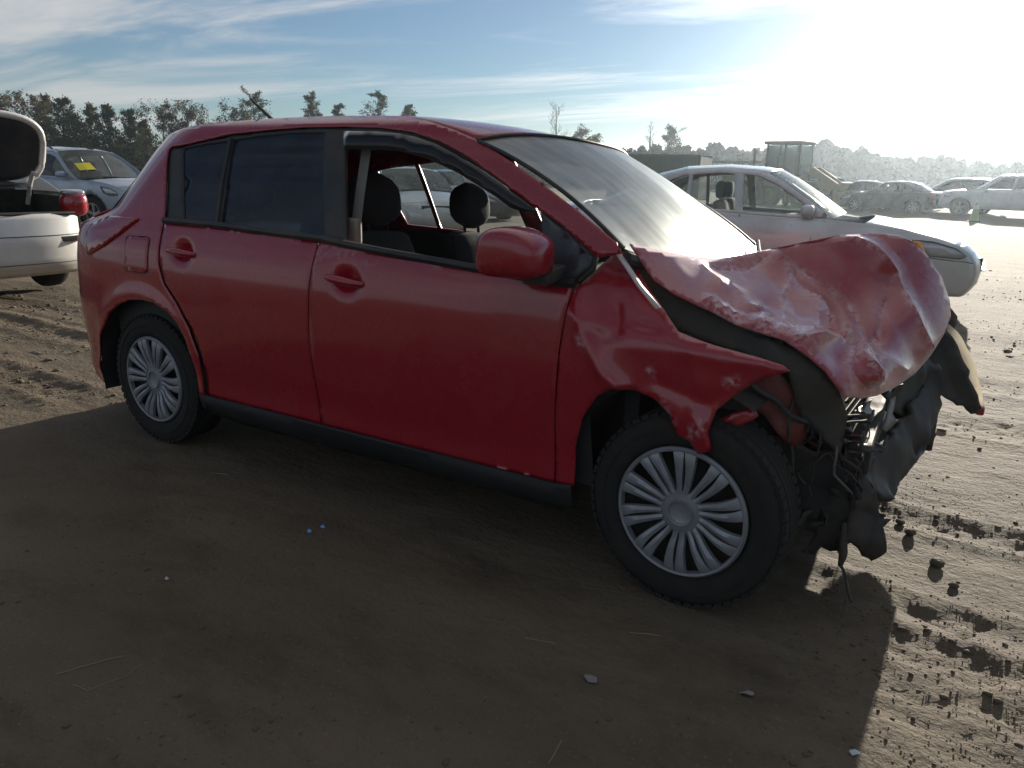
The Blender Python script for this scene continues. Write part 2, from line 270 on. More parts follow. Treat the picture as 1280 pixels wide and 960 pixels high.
# ---------------------------------------------------------------- materials
MATS = {}
def node_mat(name):
    m = bpy.data.materials.new(name); m.use_nodes = True; nt = m.node_tree; nt.nodes.clear()
    out = nt.nodes.new('ShaderNodeOutputMaterial'); MATS[name] = m
    return m, nt, out, nt.nodes.new, nt.links.new
def pbr(name, col, rough=.5, metal=0, spec=.5, coat=0, coat_rough=.05, var=.15, vscale=6, rvar=.1, bump=0, bscale=60, dirt=0, dirt_col=(.16,.13,.09), alpha=1, trans=0, emit=None):
    m, nt, out, N, L = node_mat(name)
    b = N('ShaderNodeBsdfPrincipled'); L(b.outputs[0], out.inputs[0])
    tc = N('ShaderNodeTexCoord')
    n = N('ShaderNodeTexNoise'); n.inputs['Scale'].default_value = vscale; n.inputs['Detail'].default_value = 6; n.inputs['Roughness'].default_value = .6; L(tc.outputs['Object'], n.inputs['Vector'])
    cr = N('ShaderNodeMix'); cr.data_type = 'RGBA'
    cr.inputs[6].default_value = tuple(max(0, c * (1 - var)) for c in col) + (1,); cr.inputs[7].default_value = tuple(min(1, c * (1 + var)) for c in col) + (1,)
    L(n.outputs[0], cr.inputs[0]); colout = cr.outputs[2]
    rr = N('ShaderNodeMapRange'); rr.inputs[1].default_value = .3; rr.inputs[2].default_value = .7; rr.inputs[3].default_value = max(.01, rough - rvar); rr.inputs[4].default_value = min(1, rough + rvar)
    L(n.outputs[0], rr.inputs[0]); rout = rr.outputs[0]
    if dirt:
        n3 = N('ShaderNodeTexNoise'); n3.inputs['Scale'].default_value = vscale * .55; n3.inputs['Detail'].default_value = 9; n3.inputs['Roughness'].default_value = .7; L(tc.outputs['Object'], n3.inputs['Vector'])
        mr = N('ShaderNodeMapRange'); mr.inputs[1].default_value = .42; mr.inputs[2].default_value = .75; mr.inputs[4].default_value = dirt; L(n3.outputs[0], mr.inputs[0])
        dm = N('ShaderNodeMix'); dm.data_type = 'RGBA'; dm.inputs[7].default_value = dirt_col + (1,); L(mr.outputs[0], dm.inputs[0]); L(colout, dm.inputs[6]); colout = dm.outputs[2]
        ra = N('ShaderNodeMath'); ra.operation = 'MULTIPLY_ADD'; ra.use_clamp = True; L(mr.outputs[0], ra.inputs[0]); ra.inputs[1].default_value = .6; L(rout, ra.inputs[2]); rout = ra.outputs[0]
    L(colout, b.inputs['Base Color']); L(rout, b.inputs['Roughness'])
    b.inputs['Metallic'].default_value = metal; b.inputs['Specular IOR Level'].default_value = spec
    b.inputs['Coat Weight'].default_value = coat; b.inputs['Coat Roughness'].default_value = coat_rough
    if trans: b.inputs['Transmission Weight'].default_value = trans
    if emit: b.inputs['Emission Color'].default_value = emit[0] + (1,); b.inputs['Emission Strength'].default_value = emit[1]
    if bump:
        n2 = N('ShaderNodeTexNoise'); n2.inputs['Scale'].default_value = bscale; n2.inputs['Detail'].default_value = 5; L(tc.outputs['Object'], n2.inputs['Vector'])
        bp = N('ShaderNodeBump'); bp.inputs['Strength'].default_value = bump; bp.inputs['Distance'].default_value = .01; L(n2.outputs[0], bp.inputs['Height']); L(bp.outputs[0], b.inputs['Normal'])
    return m
def glass(name, tint, film=.1, film_col=(.5,.5,.48), rough=.03, streak=0, trans_film=.6, sheen=.15):
    """thin pane: see-through with a tint, mirror at grazing angles, under a film of dust"""
    m, nt, out, N, L = node_mat(name)
    tr = N('ShaderNodeBsdfTransparent'); tr.inputs[0].default_value = tint + (1,)
    gl = N('ShaderNodeBsdfGlossy'); gl.inputs['Roughness'].default_value = rough
    lw = N('ShaderNodeLayerWeight'); lw.inputs[0].default_value = .5; p5 = N('ShaderNodeMath'); p5.operation = 'POWER'; p5.inputs[1].default_value = 5; L(lw.outputs['Facing'], p5.inputs[0])
    fr = N('ShaderNodeMath'); fr.operation = 'MULTIPLY_ADD'; fr.inputs[1].default_value = .92; fr.inputs[2].default_value = .045; L(p5.outputs[0], fr.inputs[0])   # same from both faces of the pane
    mx = N('ShaderNodeMixShader'); L(fr.outputs[0], mx.inputs[0]); L(tr.outputs[0], mx.inputs[1]); L(gl.outputs[0], mx.inputs[2])
    df = N('ShaderNodeBsdfDiffuse'); df.inputs[0].default_value = film_col + (1,)
    tl = N('ShaderNodeBsdfTranslucent'); tl.inputs[0].default_value = film_col + (1,)
    fm0 = N('ShaderNodeMixShader'); fm0.inputs[0].default_value = trans_film; L(df.outputs[0], fm0.inputs[1]); L(tl.outputs[0], fm0.inputs[2])
    sh = N('ShaderNodeBsdfGlossy'); sh.inputs['Roughness'].default_value = .38; sh.inputs[0].default_value = film_col + (1,)
    fm = N('ShaderNodeMixShader'); fm.inputs[0].default_value = sheen; L(fm0.outputs[0], fm.inputs[1]); L(sh.outputs[0], fm.inputs[2])
    tc = N('ShaderNodeTexCoord'); mp = N('ShaderNodeMapping'); L(tc.outputs['Object'], mp.inputs[0])
    if streak: mp.inputs['Rotation'].default_value = (0, .5, .35); mp.inputs['Scale'].default_value = (.5, 7, .8)
    n = N('ShaderNodeTexNoise'); n.inputs['Scale'].default_value = 3.0 if streak else 5; n.inputs['Detail'].default_value = 7; n.inputs['Roughness'].default_value = .6; L(mp.outputs[0], n.inputs['Vector'])
    mr = N('ShaderNodeMapRange'); mr.inputs[1].default_value = .3; mr.inputs[2].default_value = .72; mr.inputs[3].default_value = film * .6; mr.inputs[4].default_value = film * 1.45; L(n.outputs[0], mr.inputs[0])
    fx = N('ShaderNodeMixShader'); L(mr.outputs[0], fx.inputs[0]); L(mx.outputs[0], fx.inputs[1]); L(fm.outputs[0], fx.inputs[2]); L(fx.outputs[0], out.inputs[0])
    return m
def red_paint(name, coat_rough=.05, dust=.035, sheen=0):
    m, nt, out, N, L = node_mat(name)
    b = N('ShaderNodeBsdfPrincipled'); L(b.outputs[0], out.inputs[0])
    tc = N('ShaderNodeTexCoord')
    n = N('ShaderNodeTexNoise'); n.inputs['Scale'].default_value = 2.2; n.inputs['Detail'].default_value = 8; n.inputs['Roughness'].default_value = .65; L(tc.outputs['Object'], n.inputs['Vector'])
    cr = N('ShaderNodeMix'); cr.data_type = 'RGBA'; cr.inputs[6].default_value = (.28, .005, .017, 1); cr.inputs[7].default_value = (.34, .008, .021, 1); L(n.outputs[0], cr.inputs[0])
    # a thin coat of yard dust with blotches of its own
    n2 = N('ShaderNodeTexNoise'); n2.inputs['Scale'].default_value = 5; n2.inputs['Detail'].default_value = 10; n2.inputs['Roughness'].default_value = .72; L(tc.outputs['Object'], n2.inputs['Vector'])
    mr = N('ShaderNodeMapRange'); mr.inputs[1].default_value = .40; mr.inputs[2].default_value = .80; mr.inputs[3].default_value = 0; mr.inputs[4].default_value = dust; L(n2.outputs[0], mr.inputs[0])
    dm = N('ShaderNodeMix'); dm.data_type = 'RGBA'; dm.inputs[7].default_value = (.30, .25, .20, 1); L(mr.outputs[0], dm.inputs[0]); L(cr.outputs[2], dm.inputs[6]); col = dm.outputs[2]
    at = N('ShaderNodeAttribute'); at.attribute_name = 'wear'
    n4 = N('ShaderNodeTexNoise'); n4.inputs['Scale'].default_value = 55; n4.inputs['Detail'].default_value = 4; L(tc.outputs['Object'], n4.inputs['Vector'])
    ml = N('ShaderNodeMath'); ml.operation = 'MULTIPLY'; L(at.outputs['Fac'], ml.inputs[0])
    m4 = N('ShaderNodeMapRange'); m4.inputs[1].default_value = .42; m4.inputs[2].default_value = .58; L(n4.outputs[0], m4.inputs[0]); L(m4.outputs[0], ml.inputs[1])
    wm = N('ShaderNodeMix'); wm.data_type = 'RGBA'; wm.inputs[7].default_value = (.62, .52, .52, 1); L(ml.outputs[0], wm.inputs[0]); L(col, wm.inputs[6]); L(wm.outputs[2], b.inputs['Base Color'])
    rr = N('ShaderNodeMapRange'); rr.inputs[1].default_value = .3; rr.inputs[2].default_value = .75; rr.inputs[3].default_value = .2; rr.inputs[4].default_value = .36; L(n2.outputs[0], rr.inputs[0]); L(rr.outputs[0], b.inputs['Roughness'])
    b.inputs['Coat Weight'].default_value = .8; b.inputs['Coat Roughness'].default_value = coat_rough; b.inputs['Coat IOR'].default_value = 1.55
    b.inputs['Specular IOR Level'].default_value = .4
    b.inputs['Sheen Weight'].default_value = sheen; b.inputs['Sheen Roughness'].default_value = .45; b.inputs['Sheen Tint'].default_value = (1, .86, .86, 1)   # pale pinkish glare put into the paint as sheen
    n5 = N('ShaderNodeTexNoise'); n5.inputs['Scale'].default_value = 2.6; n5.inputs['Detail'].default_value = 2; L(tc.outputs['Object'], n5.inputs['Vector'])
    bp = N('ShaderNodeBump'); bp.inputs['Strength'].default_value = .05; bp.inputs['Distance'].default_value = .02; L(n5.outputs[0], bp.inputs['Height']); L(bp.outputs[0], b.inputs['Normal']); L(bp.outputs[0], b.inputs['Coat Normal'])
    return m
red = red_paint('red_paint'); red_scuffed_glare = red_paint('scuffed_glare_red_paint', .14, .12, .6)  # second one, for the hood, carries the painted glare sheen
black_trim = pbr('black_trim', (.016, .017, .019), .45, dirt=.5, vscale=5)
cabin_glass = glass('cabin_glass', (.72, .78, .78), film=.012)
black_plastic = pbr('black_plastic', (.02, .02, .02), .55, dirt=.5, vscale=7, bump=.15, bscale=90)
rubber = pbr('tyre_rubber', (.014, .0135, .013), .85, dirt=.4, vscale=14, dirt_col=(.07, .056, .04), bump=.2, bscale=120)
hub_plastic = pbr('hubcap_silver', (.30, .31, .34), .38, metal=.35, dirt=.6, vscale=16, dirt_col=(.17, .145, .12))
steel_dark = pbr('dark_steel', (.03, .028, .027), .6, metal=.3, dirt=.6, vscale=12)
liner = pbr('wheel_liner', (.014, .014, .014), .85, dirt=.4, vscale=9)
tint_glass = glass('privacy_glass', (.03, .036, .05), film=.10, film_col=(.22, .28, .38), trans_film=.2)
clear_glass = glass('clear_glass', (.80, .86, .84), film=.05)
wind_glass = glass('dusty_windshield', (.55, .60, .57), film=.40, film_col=(.62, .64, .60), streak=1, trans_film=.55, rough=.10, sheen=.6)
smoke_visor = glass('smoked_visor', (.05, .055, .065), film=.06, film_col=(.2, .22, .26), trans_film=.3)
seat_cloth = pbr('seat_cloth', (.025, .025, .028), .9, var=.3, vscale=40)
beige_trim = pbr('beige_trim', (.30, .25, .19), .7)
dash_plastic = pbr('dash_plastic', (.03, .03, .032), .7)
lamp_red = pbr('lamp_red', (.32, .012, .018), .12, coat=1, vscale=40, var=.3)
lamp_clear = pbr('lamp_clear', (.40, .41, .44), .10, metal=.5, coat=1, vscale=30, var=.3)
lamp_amber = pbr('lamp_amber', (.75, .28, .03), .15, coat=1)
alu = pbr('bare_aluminium', (.42, .42, .41), .42, metal=.8, dirt=.6, vscale=20)
engine_dark = pbr('engine_dark', (.035, .036, .034), .6, metal=.2, dirt=.7, vscale=10)
apron_red = pbr('primer_red', (.16, .025, .025), .55, dirt=.5, vscale=8)
cable_black = pbr('cable_black', (.02, .02, .02), .5, dirt=.4, vscale=30)
cable_grey = pbr('cable_grey', (.14, .14, .13), .6)
def cream_plastic():                           # thin unpainted plastic: the low sun behind it shines through
    m, nt, out, N, L = node_mat('cream_plastic'); d = N('ShaderNodeBsdfDiffuse'); t = N('ShaderNodeBsdfTranslucent'); mx = N('ShaderNodeMixShader'); mx.inputs[0].default_value = .6
    tc = N('ShaderNodeTexCoord'); n = N('ShaderNodeTexNoise'); n.inputs['Scale'].default_value = 22; n.inputs['Detail'].default_value = 5; L(tc.outputs['Object'], n.inputs['Vector']); c = N('ShaderNodeMix'); c.data_type = 'RGBA'
    c.inputs[6].default_value = (.74, .69, .57, 1); c.inputs[7].default_value = (.86, .82, .73, 1); L(n.outputs[0], c.inputs[0]); L(c.outputs[2], d.inputs[0]); L(c.outputs[2], t.inputs[0]); L(d.outputs[0], mx.inputs[1]); L(t.outputs[0], mx.inputs[2]); L(mx.outputs[0], out.inputs[0]); return m
cream_foam = cream_plastic()
chrome = pbr('chrome', (.7, .7, .7), .15, metal=1)
# ================================================================ the wrecked red hatchback
car = thing('red_hatchback', 'wrecked red hatchback with crushed front end and crumpled hood in the foreground', 'car')
Wz = pchip([.15,.24,.30,.36,.50,.65,.80,.90,.98,1.05,1.25,1.4,1.47,1.50,1.56], [.78,.812,.826,.824,.838,.8475,.842,.828,.803,.775,.70,.635,.585,.53,.40])
Px = pchip([-.86,-.8,-.75,-.65,-.5,-.35,-.1,2.3,2.6,2.9,3.1,3.3], [.50,.66,.77,.895,.962,.99,1,1,.995,.97,.93,.85])
def Ws(x, z):
    xe = -.48 + (z - 1.05) * (.305 / .37); d = np.clip((.35 - (x - xe)) / .35, 0, 1.3)
    k = ss((z - .98) / .12); return Wz(z) * (Px(np.maximum(x, -.86)) * (1 - k) + k * (1 - .16 * d * d))
ROLL = math.tan(math.radians(3.1))            # the body has settled towards its far side
def lean(P):
    P = np.array(P, float); P[..., 2] -= ROLL * (P[..., 1] + .83) * ss((P[..., 2]) / .35); return P
def right(off=0.0):
    return lambda V: lean(np.c_[V[:,0], -(Ws(V[:,0], V[:,1]) + off), V[:,1]])
def left(off=0.0):
    return lambda V: lean(np.c_[V[:,0], (Ws(V[:,0], V[:,1]) + off), V[:,1]])
def arr(o, name, vals):
    a = o.data.attributes.new(name, 'FLOAT', 'POINT'); a.data.foreach_set('value', [float(v) for v in vals])

ridge = [(-.175,1.424),(-.12,1.440),(.01,1.460),(.28,1.487),(.62,1.503),(.96,1.507),(1.29,1.499),(1.46,1.472),(1.60,1.437),(1.712,1.401)]
rear_edge = [(-.47,.21),(-.62,.24),(-.78,.30),(-.845,.42),(-.85,.55),(-.825,.70),(-.79,.86),(-.74,.97),(-.62,1.035),(-.485,1.07),(-.33,1.235),(-.21,1.38)]
arch_r = TR['rarch']
door_r_rear = [(.40,.300),(.392,.48),(.345,.60),(.27,.70),(.19,.775),(.15,.86),(.138,.96),(.131,1.046)]
def up(l, dz): return [(x, z + dz) for x, z in l]
dlo_loop = TR['dlo_top'] + TR['dlo_bot'][:-1]
# body side: quarter panel, roof rail and windscreen pillar are one pressing
uni = [(-.47,.21)] + rear_edge[1:] + ridge + TR['ws_edge'][1:] + [(2.335,1.06),(2.30,1.055),(2.262,1.043)] + TR['dlo_top'][::-1][1:-1] + [(.131,1.052)] + [(x - .004, z) for x, z in door_r_rear[::-1]] + [(.351,.298)] + arch_r[::-1][1:]
uni = uni[::-1] if False else uni
def ccw(l):
    l = [tuple(q) for q in l]; a = sum(l[i][0]*l[(i+1) % len(l)][1] - l[(i+1) % len(l)][0]*l[i][1] for i in range(len(l))); return l if a > 0 else l[::-1]
uni = ccw(uni)
def arch_lip(V, P):                           # rolled lip round the rear wheel opening
    d = np.hypot(V[:,0] + .005, V[:,1] - .305); k = np.exp(-((d - .40) / .045) ** 2) * (V[:,1] > .25) * (np.abs(V[:,0]) < .6)
    P[:,1] -= .012 * k; return P
sheet('body_side', uni, lambda V: arch_lip(V, right()(V)), red, car, .015, thick=.005)
rd = [(.41,.300),(.402,.48),(.355,.605),(.28,.705),(.20,.78),(.158,.865),(.145,.96),(.139,1.044)]
rear_door = rd[::-1] + [] 
rear_door = ccw([(.41,.300),(.60,.296),(1.098,.294),(1.083,.50),(1.076,.70),(1.078,.82),(1.088,1.022),(.852,1.033),(.464,1.046)] + rd[::-1])
front_door = ccw([(1.106,.294),(1.69,.294),(2.165,.300),(2.165,.52),(2.174,.755),(2.196,.945),(2.205,.957),(2.111,.958),(1.832,.975),(1.435,.999),(1.213,1.016),(1.096,1.022),(1.086,.82),(1.084,.70),(1.091,.50)])
def handle_dip(V, P, hx, hz):
    d2 = ((V[:,0] - hx) / .062) ** 2 + ((V[:,1] - hz) / .042) ** 2; P[:,1] += .028 * np.exp(-d2 * d2); return P
rdo = sheet('rear_door', rear_door, lambda V: handle_dip(V, right()(V), .30, .922), red, car, .022, thick=.012)
Vd, Fd = cdt(front_door, .022)
Pd = handle_dip(Vd, right()(Vd), 1.265, .886)
Pd[:,1] += .006 * fbm(Vd, 3, 3.0, 2) * ss((Vd[:,0] - 1.2) / .6)
fdo = new_mesh('front_door', Pd, Fd, red, car, True, .012)
belt = np.interp(Vd[:,0], [1.1, 2.2], [1.02, .958]); sc = fbm(np.c_[Vd[:,0] * 5, Vd[:,1] * 14], 11, 1.0, 4)
arr(fdo, 'wear', np.clip((sc - .10) * .8, 0, .16) * ss((.13 - (belt - Vd[:,1])) / .08) * (Vd[:,0] < 1.7))
# belt moulding and blacked-out window surround
sheet('window_surround', ccw(dlo_loop), right(-.011), black_trim, car, .02, holes=[ccw(TR['quarter_glass']), ccw(TR['rear_glass']), ccw(TR['front_open'])], thick=.02)
bs = MB(); bl = [(x, z - .001) for x, z in TR['dlo_bot']]; B = resample(bl, .05, False)
bs.tube([tuple(q) for q in lean(np.c_[B[:,0], -(Ws(B[:,0], B[:,1]) + .002), B[:,1]])], .015, 6); bs.build('belt_moulding', black_trim, car, True)
sheet('rear_quarter_window', ccw(TR['quarter_glass']), right(-.018), tint_glass, car, .06, thick=0)
sheet('rear_door_window', ccw(TR['rear_glass']), right(-.018), tint_glass, car, .06, thick=0)
sheet('window_visor', ccw(TR['visor']), right(.006), smoke_visor, car, .04, thick=.003)
sheet('sail_panel', ccw(TR['sail']), right(.004), pbr('sail_black', (.03,.034,.04), .3), car, .04, thick=.006)
# dividing bar of the rear door window, front pillar bar
mb = MB(); q = np.array([[.481,1.052],[.455,1.2],[.426,1.41]]); mb.tube([tuple(k) for k in lean(np.c_[q[:,0], -(Ws(q[:,0], q[:,1]) - .006), q[:,1]])], .013, 6); mb.build('window_bar', black_trim, car, True)
# fuel filler door, drawn proud by a hair with a dark gap round it
fu = np.array(ccw(TR['fuel'])); c0 = fu.mean(0)
sheet('fuel_filler_gap', c0 + (fu - c0) * 1.06, right(.0012), black_trim, car, .02, thick=0)
sheet('fuel_filler_door', fu, right(.004), red, car, .02, thick=.004)
sheet('tail_lamp', ccw(TR['lamp']), right(.010), lamp_red, car, .02, thick=.012)
def bar_on_side(x0, z0, x1, z1, off, r, name, mat):
    m_ = MB(); pts = []
    for t in np.linspace(0, 1, 9):
        x, z = x0 + (x1 - x0) * t, z0 + (z1 - z0) * t; o_ = off * (1 - (2 * t - 1) ** 4)
        pts.append((x, -(float(Ws(x, z)) + o_ - .004), z))
    m_.tube([tuple(k) for k in lean(pts)], [r * (.75 + .5 * math.sin(math.pi * t)) for t in np.linspace(0, 1, 9)], 10); return m_.build(name, mat, car, True)
bar_on_side(.205, .930, .390, .918, .028, .013, 'door_handle', red)
bar_on_side(1.165, .895, 1.352, .880, .028, .013, 'door_handle', red)
# sill skirt
sk = ccw([(.36,.300),(2.16,.304),(2.235,.312),(2.235,.225),(2.12,.19),(.55,.172),(.36,.19)])
sheet('side_skirt', sk, lambda V: right(.012)(V) + np.c_[0*V[:,0], .05 * ss((.24 - V[:,1]) / .08), 0*V[:,0]], pbr('skirt_black', (.010,.011,.012), .6, dirt=.35, vscale=5, dirt_col=(.045,.038,.03)), car, .03, thick=.01)
fl = MB(); fl.box((1.05, 0, .24), (3.4, 1.42, .06)); fl.box((1.2, 0, .20), (2.4, .3, .08)); fl.build('floor_pan', liner, car)

# ---- roof and windscreen
def rail(x):
    z = float(np.interp(x, [q[0] for q in ridge], [q[1] for q in ridge])); return float(Ws(x, z)), z
ctr = pchip([-.30,-.1,.2,.8,1.3,1.6,1.87], [1.455,1.488,1.513,1.536,1.523,1.495,1.447])
xs = np.linspace(0, 1, 44); sv = np.linspace(-1, 1, 25); P = np.zeros((len(xs), len(sv), 3))
for i, t in enumerate(xs):
    xr = -.175 + (1.712 + .175) * t; y, z = rail(xr)
    for j, s in enumerate(sv):
        b = (1 - s * s); x = xr + (b * (-.10) * (1 - t) ** 3 + b * .155 * t ** 4)
        zc = float(ctr(x if abs(s) < 1 else xr)); P[i, j] = (x, s * y, z + (zc - z) * (1 - abs(s) ** 2.6))
grid('roof', lean(P), red, car, thick=.012)
WT = P[-1].copy()                              # top edge of the windscreen
bx = pchip([0, .5, 1], [2.50, 2.445, 2.325])
Wg = np.zeros((22, 25, 3))
for j, s in enumerate(sv):
    top = WT[j] + np.array([.006, 0, -.006]); bot = np.array([float(bx(abs(s))), s * .735, 0.975 + .10 * s * s])
    for i, t in enumerate(np.linspace(0, 1, 22)):
        q = top + (bot - top) * t; bow = 4 * t * (1 - t); Wg[i, j] = q + np.array([.016, 0, .030]) * bow
ws_o = grid('windscreen', lean(Wg), wind_glass, car)
mb = MB(); mb.tube([tuple(q) for q in lean(WT)], .006, 6); mb.build('windscreen_header', black_trim, car, True)
for s_, j in ((-1, 0), (1, 24)):
    mb = MB(); mb.tube([tuple(q) for q in lean(Wg[:, j])], .008, 6); mb.build('windscreen_moulding', black_trim, car, True)
mb = MB(); cow = lean(Wg[-1]); mb.tube([tuple(q + np.array([.01, 0, -.03])) for q in cow], .022, 8); mb.build('cowl', black_plastic, car, True)
mb = MB(); w = lean(np.array([[2.50,.10,.99],[2.43,.30,1.03],[2.36,.52,1.08]])) + np.array([.03, 0, .02]); mb.tube([tuple(q) for q in w], .008, 6)
mb.tube([tuple(w[0] + [0, 0, -.03]), tuple(w[0])], .012, 6); mb.build('wiper', cable_black, car, True)
mb = MB(); mb.tube([(.07,-.06,1.505), (-.11,-.06,1.625)], .010, 6, r2=.006); mb.tube([(.085,-.06,1.49), (.05,-.06,1.512)], .016, 8, r2=.009); mb.build('antenna', cable_black, car, True)

# ---- far side, tail and inside
holes_l = [ccw(TR['quarter_glass']), ccw(TR['rear_glass']), ccw(TR['front_open'])]
lo_l = ccw([(-.47,.21)] + rear_edge[1:] + ridge + TR['ws_edge'][1:] + [(2.335,1.06),(2.42,.98),(2.60,.92),(2.90,.85),(2.98,.72),(2.98,.56)]
           + [(2.6 + .37 * math.cos(a), .30 + .37 * math.sin(a)) for a in np.linspace(.3, math.pi, 14)] + [(2.23,.22),(.38,.20)] + [(.36 * math.cos(a), .30 + .39 * math.sin(a)) for a in np.linspace(.0, math.pi, 14)])
sheet('far_body_side', lo_l, left(), red, car, .04, holes=holes_l, thick=.012, flip=True)
# far windows: rear ones down to the tint film, front one clear
for h in holes_l[:2]: sheet('far_window', h, left(-.01), cabin_glass, car, .08, thick=0, flip=True)
re = np.array(rear_edge); T = np.zeros((len(re), 15, 3))
for i, (x, z) in enumerate(re):
    for j, s in enumerate(np.linspace(-1, 1, 15)): T[i, j] = (x - .03 * (1 - s * s) * (i < 9) + .05 * (1 - s * s) * (i > 8), s * float(Ws(x, z)), z)
grid('tailgate', lean(T[:10]), red, car, thick=.01, flip=True)
Tg = np.concatenate([T[9:], P[0][None, ::2][:, :13] if False else np.zeros((0, 15, 3))])
top = np.array([[float(np.interp(s, sv, P[0,:,0])), float(np.interp(s, sv, P[0,:,1])), float(np.interp(s, sv, P[0,:,2]))] for s in np.linspace(-1, 1, 15)])
grid('rear_window', lean(np.concatenate([T[9:10], T[10:11], top[None]])), tint_glass, car, flip=True)
# black lining so that the cabin reads as a dark room: inner door, floor, roof lining
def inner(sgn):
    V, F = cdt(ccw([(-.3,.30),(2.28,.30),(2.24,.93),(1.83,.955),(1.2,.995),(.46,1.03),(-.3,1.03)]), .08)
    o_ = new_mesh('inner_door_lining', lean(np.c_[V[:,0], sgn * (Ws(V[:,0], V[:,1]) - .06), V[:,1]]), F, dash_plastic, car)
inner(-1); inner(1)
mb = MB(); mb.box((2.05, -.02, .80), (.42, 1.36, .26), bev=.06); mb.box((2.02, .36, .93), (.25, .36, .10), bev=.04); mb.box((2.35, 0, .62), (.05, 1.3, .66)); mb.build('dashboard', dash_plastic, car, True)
mb = MB(); R_ = Matrix.Rotation(math.radians(-62), 3, 'Y')
ring = [R_ @ Vector((.18 * math.cos(a), .18 * math.sin(a), 0)) + Vector((1.72, .36, .86)) for a in np.linspace(0, 2*math.pi, 33)]
mb.tube(ring, .014, 8); mb.box((1.75, .36, .845), (.10, .10, .10), bev=.03); mb.tube([(1.72,.22,.86),(1.74,.36,.845),(1.72,.50,.86)], .014, 6); mb.build('steering_wheel', dash_plastic, car, True)
def seat(y, x0, wide=.50):
    def sec(x, z, hw, hd, tilt=0): 
        n = 20; return [(x + hd * np.sign(math.cos(a)) * abs(math.cos(a)) ** .6, y + hw * np.sign(math.sin(a)) * abs(math.sin(a)) ** .6, z) for a in np.linspace(0, 2*math.pi, n, endpoint=False)]
    rows = []
    for t in np.linspace(0, 1, 11):
        z = .46 + .58 * t; hw = wide / 2 * (1 - .26 * t ** 2.2); rows.append(sec(x0 + .16 - .17 * t, z, hw, .085 - .03 * t))
    rows.append(sec(x0 - .012, 1.055, wide / 2 * .60, .035))
    Vv = [q for r in rows for q in r]; n = 20; m_ = MB()
    m_.add(Vv, [(i*n+j, i*n+(j+1) % n, (i+1)*n+(j+1) % n, (i+1)*n+j) for i in range(len(rows)-1) for j in range(n)] + [tuple((len(rows)-1)*n+j for j in range(n))])
    m_.add([Vector(v) for v in []], [])
    m_.box((x0 + .40, y, .46), (.52, wide, .17), bev=.06)
    a = m_; b_ = MB(); hr = []
    for t in np.linspace(0, 1, 9):
        z = 1.075 + .225 * t; k = (1 - abs(2 * t - 1) ** 3.2) ** .5; hr.append(sec(x0 - .008 - .012 * t, z, .145 * (.5 + .5 * k) * (1 - .10 * t) * max(k, .35), .055 * max(k, .3)))
    b_.add([q for r in hr for q in r], [(i*n+j, i*n+(j+1) % n, (i+1)*n+(j+1) % n, (i+1)*n+j) for i in range(8) for j in range(n)] + [tuple(8*n+j for j in range(n)), tuple(range(n))])
    for k in (-.06, .06): b_.tube([(x0, y + k, 1.03), (x0 - .005, y + k, 1.10)], .007, 6)
    for mm, nm in ((a, 'seat'), (b_, 'headrest')):
        mm.V = [tuple(q) for q in lean(np.array([tuple(v) for v in mm.V]))]; mm.build(nm, seat_cloth, car, True)
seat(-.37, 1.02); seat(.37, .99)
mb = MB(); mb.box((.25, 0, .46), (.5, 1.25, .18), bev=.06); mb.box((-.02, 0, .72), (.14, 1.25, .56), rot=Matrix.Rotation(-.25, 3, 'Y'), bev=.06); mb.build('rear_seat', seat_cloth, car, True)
# passenger belt hanging at the middle pillar
mb = MB(); 
for (x, z, xx, zz) in ((1.155, 1.37, 1.185, 1.03),):
    pts = [(x, -(float(Ws(x, z)) - .07), z), ((x+xx)/2, -(float(Ws(xx, (z+zz)/2)) - .08), (z+zz)/2), (xx, -(float(Ws(xx, zz)) - .09), zz)]
    for a, b in zip(pts[:-1], pts[1:]):
        d = np.array(b) - np.array(a); mb.add([(a[0]-.024, a[1], a[2]), (a[0]+.024, a[1], a[2]), (b[0]+.024, b[1], b[2]), (b[0]-.024, b[1], b[2])], [(0,1,2,3)])
mb.V = [tuple(q) for q in lean(np.array(mb.V))]; mb.build('seat_belt', pbr('belt_webbing', (.22,.21,.19), .8), car, thick=.002)
mb = MB(); mb.box((1.185, -.695, 1.055), (.07, .03, .10), bev=.012); mb.build('belt_guide', beige_trim, car)

# ---- door mirror
def superell(c, r, n1=18, n2=28, e=2.6, warp=None):
    V = []; F = []
    for i in range(n1 + 1):
        th = math.pi * i / n1 - math.pi / 2
        for j in range(n2):
            ph = 2 * math.pi * j / n2; f = lambda v, k: math.copysign(abs(v) ** k, v)
            q = np.array([f(math.cos(th), 2/e) * f(math.cos(ph), 2/e), f(math.cos(th), 2/e) * f(math.sin(ph), 2/e), f(math.sin(th), 2/e)])
            q = q * r
            if warp: q = warp(q)
            V.append(tuple(q + c))
    for i in range(n1):
        for j in range(n2): F.append((i*n2+j, i*n2+(j+1) % n2, (i+1)*n2+(j+1) % n2, (i+1)*n2+j))
    return V, F
def mw(q):
    q = q.copy(); t = q[0] / .10
    q[2] *= 1 - .10 * max(t, 0); q[2] += .010 * (1 - t * t) ; q[1] *= 1 + .1 * t; return q
V, F = superell(np.array([2.06, -.935, 1.043]), np.array([.115, .085, .076]), e=3.4, warp=mw)
mir = new_mesh('door_mirror', V, F, red, car)
mb = MB(); mb.box((2.12, -.84, .985), (.09, .16, .04), rot=Matrix.Rotation(.15, 3, 'X'), bev=.015); mb.build('mirror_arm', black_plastic, mir, True)
mb = MB(); mb.box((1.978, -.935, 1.045), (.01, .12, .09), bev=.004); mb.build('mirror_glass', chrome, mir)

